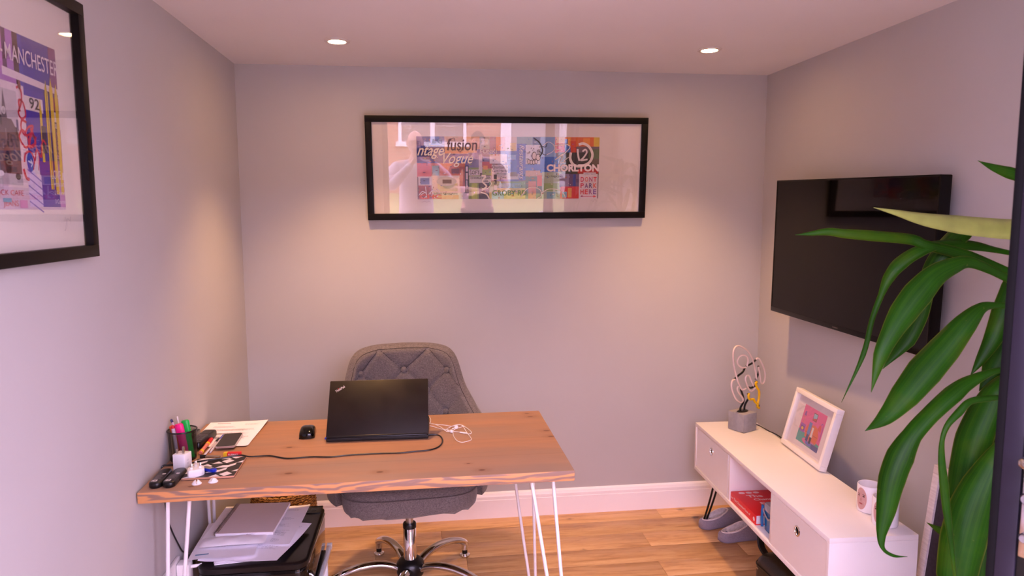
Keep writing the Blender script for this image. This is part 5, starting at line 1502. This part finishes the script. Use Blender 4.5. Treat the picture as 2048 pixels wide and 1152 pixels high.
LEAVES = [
    [(2.365, -1.95, 1.683, 0.0297), (2.315, -1.943, 1.696, 0.0272), (2.272, -1.937, 1.71, 0.0148), (2.236, -1.93, 1.726, 0.0)],
    [(2.39, -1.92, 1.558, 0.0558), (2.295, -1.932, 1.563, 0.0526), (2.188, -1.944, 1.572, 0.0469), (2.084, -1.956, 1.584, 0.0316), (2.002, -1.968, 1.599, 0.0144), (1.932, -1.98, 1.611, 0.0)],
    [(2.412, -1.9, 1.429, 0.0181), (2.34, -1.89, 1.46, 0.0207), (2.276, -1.88, 1.485, 0.0259), (2.219, -1.87, 1.502, 0.0259), (2.162, -1.86, 1.516, 0.0233), (2.127, -1.85, 1.53, 0.026), (2.021, -1.84, 1.54, 0.0259), (1.958, -1.83, 1.545, 0.022), (1.916, -1.82, 1.55, 0.0182), (1.876, -1.81, 1.545, 0.0104), (1.838, -1.8, 1.541, 0.0)],
    [(2.426, -1.88, 1.487, 0.0104), (2.351, -1.874, 1.502, 0.0156), (2.291, -1.868, 1.514, 0.026), (2.207, -1.862, 1.517, 0.0234), (2.146, -1.856, 1.498, 0.0311), (2.101, -1.85, 1.466, 0.0338), (2.077, -1.844, 1.429, 0.0261), (2.063, -1.838, 1.384, 0.0144), (2.045, -1.832, 1.317, 0.0119), (2.029, -1.826, 1.222, 0.012), (1.978, -1.82, 1.093, 0.0)],
    [(2.378, -1.93, 1.415, 0.0178), (2.293, -1.936, 1.453, 0.0201), (2.225, -1.941, 1.476, 0.0274), (2.177, -1.947, 1.469, 0.0396), (2.125, -1.952, 1.446, 0.0518), (2.079, -1.958, 1.404, 0.0638), (2.038, -1.963, 1.356, 0.0587), (2.005, -1.969, 1.309, 0.0439), (1.976, -1.974, 1.252, 0.0317), (1.951, -1.98, 1.163, 0.0)],
    [(2.314, -1.86, 1.579, 0.0261), (2.272, -1.853, 1.55, 0.047), (2.238, -1.846, 1.511, 0.0498), (2.208, -1.839, 1.461, 0.0448), (2.193, -1.831, 1.394, 0.0398), (2.181, -1.824, 1.326, 0.0454), (2.154, -1.817, 1.258, 0.0457), (2.099, -1.81, 1.178, 0.0)],
    [(2.383, -1.93, 1.358, 0.0128), (2.308, -1.935, 1.365, 0.0152), (2.265, -1.94, 1.359, 0.0277), (2.222, -1.945, 1.324, 0.0502), (2.165, -1.95, 1.263, 0.0676), (2.11, -1.955, 1.208, 0.0748), (2.056, -1.96, 1.148, 0.0622), (2.002, -1.965, 1.094, 0.0347), (1.947, -1.97, 1.063, 0.0)],
    [(2.453, -1.86, 1.473, 0.0397), (2.436, -1.854, 1.399, 0.0586), (2.417, -1.848, 1.331, 0.059), (2.391, -1.842, 1.256, 0.0404), (2.364, -1.836, 1.198, 0.0217), (2.343, -1.83, 1.156, 0.0)],
    [(2.487, -1.83, 1.375, 0.0542), (2.475, -1.82, 1.305, 0.0683), (2.459, -1.81, 1.234, 0.0744), (2.44, -1.8, 1.17, 0.0611), (2.408, -1.79, 1.101, 0.0)],
    [(2.373, -1.94, 1.203, 0.0103), (2.305, -1.945, 1.196, 0.0153), (2.237, -1.95, 1.173, 0.0329), (2.192, -1.955, 1.147, 0.0428), (2.127, -1.96, 1.095, 0.0401), (2.078, -1.965, 1.047, 0.0425), (2.045, -1.97, 0.995, 0.0599), (2.022, -1.975, 0.936, 0.0573), (2.008, -1.98, 0.861, 0.0424), (1.996, -1.985, 0.799, 0.02), (2.0, -1.99, 0.765, 0.0087), (2.025, -1.995, 0.748, 0.0075), (2.059, -2.0, 0.745, 0.0)],
    [(2.341, -1.98, 1.139, 0.01), (2.262, -1.984, 1.138, 0.0149), (2.211, -1.988, 1.133, 0.0149), (2.18, -1.992, 1.108, 0.0173), (2.148, -1.996, 1.078, 0.0123), (2.133, -2.0, 1.042, 0.0098), (2.132, -2.004, 0.993, 0.0148), (2.14, -2.008, 0.93, 0.0197), (2.148, -2.012, 0.867, 0.0173), (2.162, -2.016, 0.784, 0.0124), (2.18, -2.02, 0.673, 0.005)],
    [(2.438, -1.88, 1.174, 0.0293), (2.385, -1.877, 1.134, 0.048), (2.354, -1.873, 1.066, 0.0749), (2.329, -1.87, 0.99, 0.0833), (2.314, -1.867, 0.892, 0.0757), (2.303, -1.863, 0.807, 0.0544), (2.289, -1.86, 0.728, 0.0)],
    [(2.351, -1.95, 1.009, 0.0309), (2.32, -1.953, 0.965, 0.0514), (2.286, -1.957, 0.902, 0.0797), (2.26, -1.96, 0.838, 0.0951), (2.239, -1.963, 0.753, 0.0979), (2.225, -1.967, 0.654, 0.0853), (2.222, -1.97, 0.519, 0.0)],
    [(2.461, -1.84, 1.066, 0.0356), (2.44, -1.835, 1.002, 0.0551), (2.432, -1.83, 0.93, 0.0554), (2.434, -1.825, 0.856, 0.0363), (2.449, -1.82, 0.78, 0.0)],
    [(2.454, -1.78, 0.651, 0.0318), (2.399, -1.77, 0.662, 0.0318), (2.35, -1.76, 0.68, 0.0232), (2.306, -1.75, 0.705, 0.0)],
    [(2.508, -1.82, 1.087, 0.0305), (2.474, -1.81, 1.05, 0.0362), (2.448, -1.8, 1.012, 0.0336), (2.424, -1.79, 0.98, 0.0056)],
    [(2.409, -1.9, 0.852, 0.0348), (2.384, -1.9, 0.797, 0.0617), (2.363, -1.9, 0.721, 0.07), (2.355, -1.9, 0.637, 0.0649), (2.359, -1.9, 0.508, 0.0)],
    [(2.473, -1.85, 0.719, 0.0417), (2.456, -1.85, 0.647, 0.0642), (2.452, -1.85, 0.544, 0.0645), (2.458, -1.85, 0.425, 0.0)],
]
plant = thing('yucca_plant', 'tall potted yucca with long drooping green leaves beside the open door', 'plant', (2.41, -1.93, 0))
OFF = Vector((2.41, -1.93, 0))
VIEW = Vector((.95, -3.5, 1.6))
def leaf_uv(o):
    uv = o.data.uv_layers.new(name='UVMap'); n_ = len(o.data.vertices) // 5
    for lp_ in o.data.loops:
        uv.data[lp_.index].uv = ((lp_.vertex_index % 5) / 4, (lp_.vertex_index // 5) / n_)
M_PALE = pm('pale_leaf', (150, 158, 78), .4, var=.2, vs=14)
for li, pts in enumerate(LEAVES):
    path = smoothpath([q[:3] for q in pts], 5)
    n = len(path)
    wtab = [(i / (len(pts) - 1), q[3]) for i, q in enumerate(pts)]
    vs = []
    for i, P in enumerate(path):
        f = i / (n - 1)
        T = (path[min(i + 1, n - 1)] - path[max(i - 1, 0)]).normalized()
        tow = (VIEW - P).normalized()
        tow = (tow + Vector((0, 0, .35 if li % 2 else .15)) + Vector((.2 * math.sin(li * 2.1), 0, 0))).normalized()
        S = T.cross(tow).normalized(); N = S.cross(T).normalized()
        hw = max(interp(wtab, f), .0006) * .53
        for k in range(5):
            q = (k - 2) / 2
            vs.append(P + S * hw * q + N * (-.34 * hw * abs(q)) - OFF)
    fs = [(i * 5 + k, (i + 1) * 5 + k, (i + 1) * 5 + k + 1, i * 5 + k + 1) for i in range(n - 1) for k in range(4)]
    o = MB().add(vs, fs).build('leaf', M_PALE if li == 1 else M_LEAF, plant, ang=80, fix=False)
    leaf_uv(o)
    sd = o.modifiers.new('thickness', 'SOLIDIFY'); sd.thickness = .0011; sd.offset = 0
# leaves of the crown that stand away from the viewer, for a full plant
rl = random.Random(5)
for k in range(14):
    a = R(rl.uniform(-150, 20)); z = rl.uniform(1.0, 1.62); ln_ = rl.uniform(.28, .42)
    d = Vector((math.cos(a) * .8 + .35, math.sin(a), 0)); d.normalize()
    if d.x > 0: ln_ = min(ln_, .2)
    b0 = Vector((0, 0, z)); path = smoothpath([b0, b0 + d * ln_ * .35 + Vector((0, 0, .10)), b0 + d * ln_ * .7 + Vector((0, 0, .06)), b0 + d * ln_ * .92 + Vector((0, 0, -.08)), b0 + d * ln_ + Vector((0, 0, -.2))], 4)
    n = len(path); vs = []
    for i, P in enumerate(path):
        f = i / (n - 1); T = (path[min(i + 1, n - 1)] - path[max(i - 1, 0)]).normalized()
        S = T.cross(Vector((0, 0, 1))).normalized(); N = S.cross(T)
        hw = .024 * (1 - f ** 3) * min(1, .35 + f * 3)
        for q in (-1, -.5, 0, .5, 1): vs.append(P + S * hw * q + N * (.2 * hw * abs(q)))
    o = MB().add(vs, [(i * 5 + j, (i + 1) * 5 + j, (i + 1) * 5 + j + 1, i * 5 + j + 1) for i in range(n - 1) for j in range(4)]).build('leaf', M_LEAF, plant, ang=80, fix=False)
    leaf_uv(o)
    sd = o.modifiers.new('thickness', 'SOLIDIFY'); sd.thickness = .0011; sd.offset = 0
M_BARK = pm('yucca_bark', (126, 100, 74), .9, var=.25, vs=30, bump=.8, bs=60, bd=.006)
MB().tube(smoothpath([(0, 0, .2), (.005, .004, .6), (-.004, .002, 1.0), (.0, .01, 1.4), (.0, .0, 1.62)], 5), [.026] * 10 + [.022] * 6 + [.016, .014, .012, .010, .006], 12).build('stem', M_BARK, plant)
MB().lathe([(.075, .0), (.085, .003), (.115, .22), (.12, .226), (.12, .235), (.112, .235), (.108, .2), (0, .2)], 40).build('pot', pm('grey_pot', (120, 116, 120), .6, var=.05), plant)
MB().lathe([(.107, .2), (.09, .207), (.04, .212), (0, .213)], 30).build('soil', pm('soil', (50, 36, 28), .95, var=.3, vs=60, bump=1, bs=80, bd=.01), plant)
# ================================================================== the two people outside, mirrored in the picture glass
def skinbody(name, chains, mat, parent, sub=2):
    """chains: list of (points with radii); branches share the first point's index"""
    vs = []; rs = []; ed = []; key = {}
    for ch in chains:
        prev = None
        for (p, r) in ch:
            k = tuple(round(c, 4) for c in p)
            if k not in key: key[k] = len(vs); vs.append(p); rs.append(r)
            i = key[k]
            if prev is not None and prev != i: ed.append((prev, i))
            prev = i
    me = bpy.data.meshes.new(name); me.from_pydata(vs, ed, [])
    o = bpy.data.objects.new(name, me); COL.objects.link(o)
    sk = o.modifiers.new('skin', 'SKIN'); sk.use_smooth_shade = True; sk.branch_smoothing = .6
    if not me.skin_vertices: me.attributes.new('s', 'FLOAT', 'POINT')
    for i, r in enumerate(rs):
        d = me.skin_vertices[0].data[i]; d.radius = r if isinstance(r, tuple) else (r, r); d.use_root = (i == 0)
    ss = o.modifiers.new('sub', 'SUBSURF'); ss.levels = sub; ss.render_levels = sub
    dg = bpy.context.evaluated_depsgraph_get(); dg.update()
    m2 = bpy.data.meshes.new_from_object(o.evaluated_get(dg))
    bpy.data.objects.remove(o); bpy.data.meshes.remove(me)
    for v_ in m2.vertices:
        z_ = v_.co.z; v_.co.x *= 1 + .24 * max(0, min(1, (1.5 - z_) / .12)) * max(0, min(1, (z_ - .75) / .15))
    m2.name = name; m2.materials.clear(); m2.materials.append(mat)
    o = bpy.data.objects.new(name, m2); COL.objects.link(o); o.parent = parent
    return o
def lerp3(a, b, t): return tuple(a[i] + (b[i] - a[i]) * t for i in range(3))
def person(label, loc, rz, hL, hR, eL, eR, shirt, trousers, skin, hairc, hair=True, sleeve=.45, glasses=False, hgt=1.0):
    t = thing('person', label, 'person', loc, rz)
    t.scale = (hgt, hgt, hgt)
    sh = {1: (.185, 0, 1.45), -1: (-.185, 0, 1.45)}
    elb = {1: eR, -1: eL}; hnd = {1: hR, -1: hL}
    M_S = pm('person_skin', skin, .5, var=.05); M_SH = fabric('person_shirt', tuple(int(c * .9) for c in shirt), shirt, 500); M_TR = fabric('person_trousers', tuple(int(c * .8) for c in trousers), trousers, 500)
    body = [[((0, 0, .98), .13), ((0, 0, 1.15), .125), ((0, .01, 1.33), .13), ((0, .012, 1.45), .085), ((0, .0, 1.52), .052), ((0, -.012, 1.58), .052)]]
    for s in (1, -1):
        w_ = hnd[s]; e = elb[s]
        body.append([((0, .012, 1.45), .085), (sh[s], .055), (lerp3(sh[s], e, .5), .045), (e, .038), (lerp3(e, w_, .5), .034), (w_, .024)])
        d = Vector(w_) - Vector(e); d.normalize()
        side = d.cross(Vector((0, 0, 1))); side = side.normalized() if side.length > .1 else Vector((1, 0, 0))
        palm = Vector(w_) + d * .05
        body.append([(w_, .024), (tuple(palm), (.034, .02))])
        for k in range(4):
            o_ = (k - 1.5) * .019; L_ = (.062, .074, .070, .055)[k]
            b0 = palm + side * o_ + d * .02
            body.append([(tuple(palm), (.034, .02)), (tuple(b0), .0105), (tuple(b0 + d * L_ * .55 + Vector((0, -.01, -.006))), .0095), (tuple(b0 + d * L_ * .75 + Vector((0, -.022, -.02))), .008)])
        b0 = Vector(w_) + d * .02 - side * .028 * s
        body.append([(w_, .024), (tuple(b0), .0125), (tuple(b0 + d * .035 - side * .018 * s), .011), (tuple(b0 + d * .058 - side * .016 * s), .009)])
        body.append([((0, 0, .98), .13), ((s * .095, 0, .9), .095), ((s * .1, -.005, .5), .058), ((s * .105, .01, .12), .042), ((s * .105, -.0, .05), .042), ((s * .11, -.14, .035), .034)])
    skinbody('body', body, M_S, t)
    # head: shaped lathe-like grid with nose, brow, chin, ears
    def head(u, v):
        a = 2 * math.pi * u; b = math.pi * (v - .5)
        x = math.cos(b) * math.sin(a) * .078; y = -math.cos(b) * math.cos(a) * .098; z = math.sin(b) * .118
        fr = max(0, math.cos(b) * math.cos(a))
        if z < 0: x *= 1 - .28 * (-z / .118) ** 1.5; y = y * (1 - .1 * (-z / .118)) if y < 0 else y * (1 - .35 * (-z / .118))
        nose = math.exp(-((x / .013) ** 2)) * math.exp(-(((z + .022) / .022) ** 2)) * fr
        y -= .024 * nose
        eye = sum(math.exp(-(((x - e_) / .015) ** 2)) for e_ in (-.032, .032)) * math.exp(-(((z - .008) / .012) ** 2)) * fr
        y += .010 * eye
        y -= .006 * math.exp(-(((z - .03) / .012) ** 2)) * fr
        y -= .008 * math.exp(-((x / .024) ** 2) - ((z + .095) / .02) ** 2) * fr
        return (x, y - .018, z + 1.665)
    hd = MB().grid(head, 44, 30, cu=True).build('head', M_S, t, ang=80)
    M_E = pm('eye_white', (235, 230, 228), .2); M_I = pm('iris', (60, 70, 80), .2); M_L = pm('lips', tuple(int(c * .82) for c in skin), .5)
    for s in (1, -1):
        MB().lathe([(0, -.012), (.008, -.009), (.012, 0), (.008, .009), (0, .012)], 14, c=(s * .032, -.098, 1.672)).build('eye', M_E, hd)
        MB().lathe([(0, -.005), (.005, -.003), (.005, .003), (0, .005)], 12, c=(s * .032, -.108, 1.672)).build('iris', M_I, hd)
        MB().lathe([(0, -.03), (.008, -.024), (.013, 0), (.015, .018), (.008, .03), (0, .032)], 14, c=(s * .080, -.005, 1.668), sx=.5).build('ear', M_S, hd)
        MB().tube([(s * .018, -.113, 1.69), (s * .034, -.112, 1.694), (s * .05, -.104, 1.69)], .003, 6).build('eyebrow', hairc, hd)
    MB().tube([(-.026, -.106, 1.61), (-.01, -.114, 1.613), (.01, -.114, 1.613), (.026, -.106, 1.61)], [.003, .005, .005, .003], 8).build('mouth', M_L, hd)
    if hair:
        def hr(u, v):
            x, y, z = head(u, .56 + v * .44)
            c = Vector((0, -.018, 1.665)); q = Vector((x, y, z)) - c
            k = 1.07 + .02 * noise.noise(Vector((u * 30, v * 30, 1)))
            if q.y < 0 and v < .35: q.z += .045 * (1 - v / .35) * max(0, -q.y / .1)
            return tuple(c + q * k)
        MB().grid(hr, 44, 14, cu=True).build('hair', hairc, hd, ang=80)
    else:
        for s in (1, -1): MB().tube(smoothpath([(s * .078, -.03, 1.71), (s * .082, .02, 1.70), (s * .066, .06, 1.66), (s * .04, .075, 1.63)], 5), .010, 8).build('hair', hairc, hd)
    if glasses:
        for s in (1, -1): MB().tube([(s * .033 + .024 * math.cos(q), -.122, 1.670 + .017 * math.sin(q)) for q in [2 * math.pi * k / 18 for k in range(18)]], .0015, 6, closed=True).tube([(s * .057, -.120, 1.674), (s * .078, -.06, 1.676), (s * .082, 0, 1.672)], .0015, 6).build('spectacles', M_BLACK, hd)
    # clothes
    shc = [[((0, 0, .80), .150), ((0, 0, .90), .155), ((0, 0, 1.02), .152), ((0, .005, 1.2), .148), ((0, .012, 1.36), .15), ((0, .014, 1.455), .10), ((0, .006, 1.50), .066)]]
    for s in (1, -1):
        q = lerp3(sh[s], elb[s], 1.0 if sleeve > .9 else sleeve)
        c_ = [((0, .014, 1.455), .10), ((s * .17, .004, 1.445), .074), (lerp3(sh[s], elb[s], .3), .064)]
        c_.append((lerp3(sh[s], elb[s], min(sleeve, 1) * .8), .058))
        c_.append((q, .055))
        if sleeve > 1: c_ += [(lerp3(elb[s], hnd[s], .5), .046), (lerp3(elb[s], hnd[s], .88), .038)]
        shc.append(c_)
    skinbody('shirt', shc, M_SH, t)
    trc = [[((0, 0, 1.0), .148), ((0, 0, .94), .150)]]
    for s in (1, -1): trc.append([((0, 0, .94), .150), ((s * .098, 0, .86), .108), ((s * .1, -.003, .5), .078), ((s * .105, .01, .14), .068), ((s * .105, .008, .09), .066)])
    skinbody('trousers', trc, M_TR, t)
    for s in (1, -1):
        MB().rings([[(s * .108 + x * g, -.045 + y * (1 if z < .05 else .8), z) for x, y in rrect(.046, .14, .04, 5)] for z, g in ((-.0, .95), (.02, 1.02), (.05, .98), (.085, .8))]).build('shoe', M_BLACKMATT, t, ang=60)
    return t
M_HG = pm('grey_hair', (170, 164, 160), .8); M_HB = pm('brown_hair', (84, 62, 48), .8)
GZ = -.06
ph = person('person in a pale shirt raising a camera, mirrored in the wide picture', (.80, -3.93, GZ), R(180), (-.150, -.235, 1.545), (.005, -.225, 1.53), (-.27, -.10, 1.25), (.20, -.16, 1.24), (206, 198, 206), (60, 62, 86), (214, 170, 154), M_HG, hair=False, sleeve=1.2, glasses=True, hgt=1.035)
person('person in a dark t-shirt with folded hands, mirrored in the wide picture', (1.50, -4.75, GZ), R(172), (.03, -.24, 1.13), (-.04, -.25, 1.14), (-.27, -.06, 1.16), (.27, -.06, 1.16), (74, 72, 84), (70, 64, 66), (216, 166, 150), M_HB, hair=True, sleeve=.62, hgt=1.01)

# ---- the camera in the photographer's hands, behind the point of view
cm = thing('camera', 'black camera held up by the person in the pale shirt', 'camera', (.877, -3.565, 1.600))
MB().box((-.066, -.075, -.045), (.066, -.035, .040), .008).box((-.022, -.07, .038), (.022, -.036, .060), .006).build('body', M_BLACK, cm)
MB().lathe([(.033, 0), (.034, .02), (.032, .045), (.029, .046)], 32, mat=Matrix.Translation((0, -.037, 0)) @ Matrix.Rotation(-math.pi / 2, 4, 'X')).build('lens_barrel', M_BLACK, cm)
MB().lathe([(.0, .002), (.028, 0)], 28, mat=Matrix.Translation((0, .008, 0)) @ Matrix.Rotation(-math.pi / 2, 4, 'X')).build('front_glass', M_BLACKGLOSS, cm)
MB().box((-.05, -.066, .040), (-.034, -.05, .047), .002).build('dial', M_STEEL, cm)
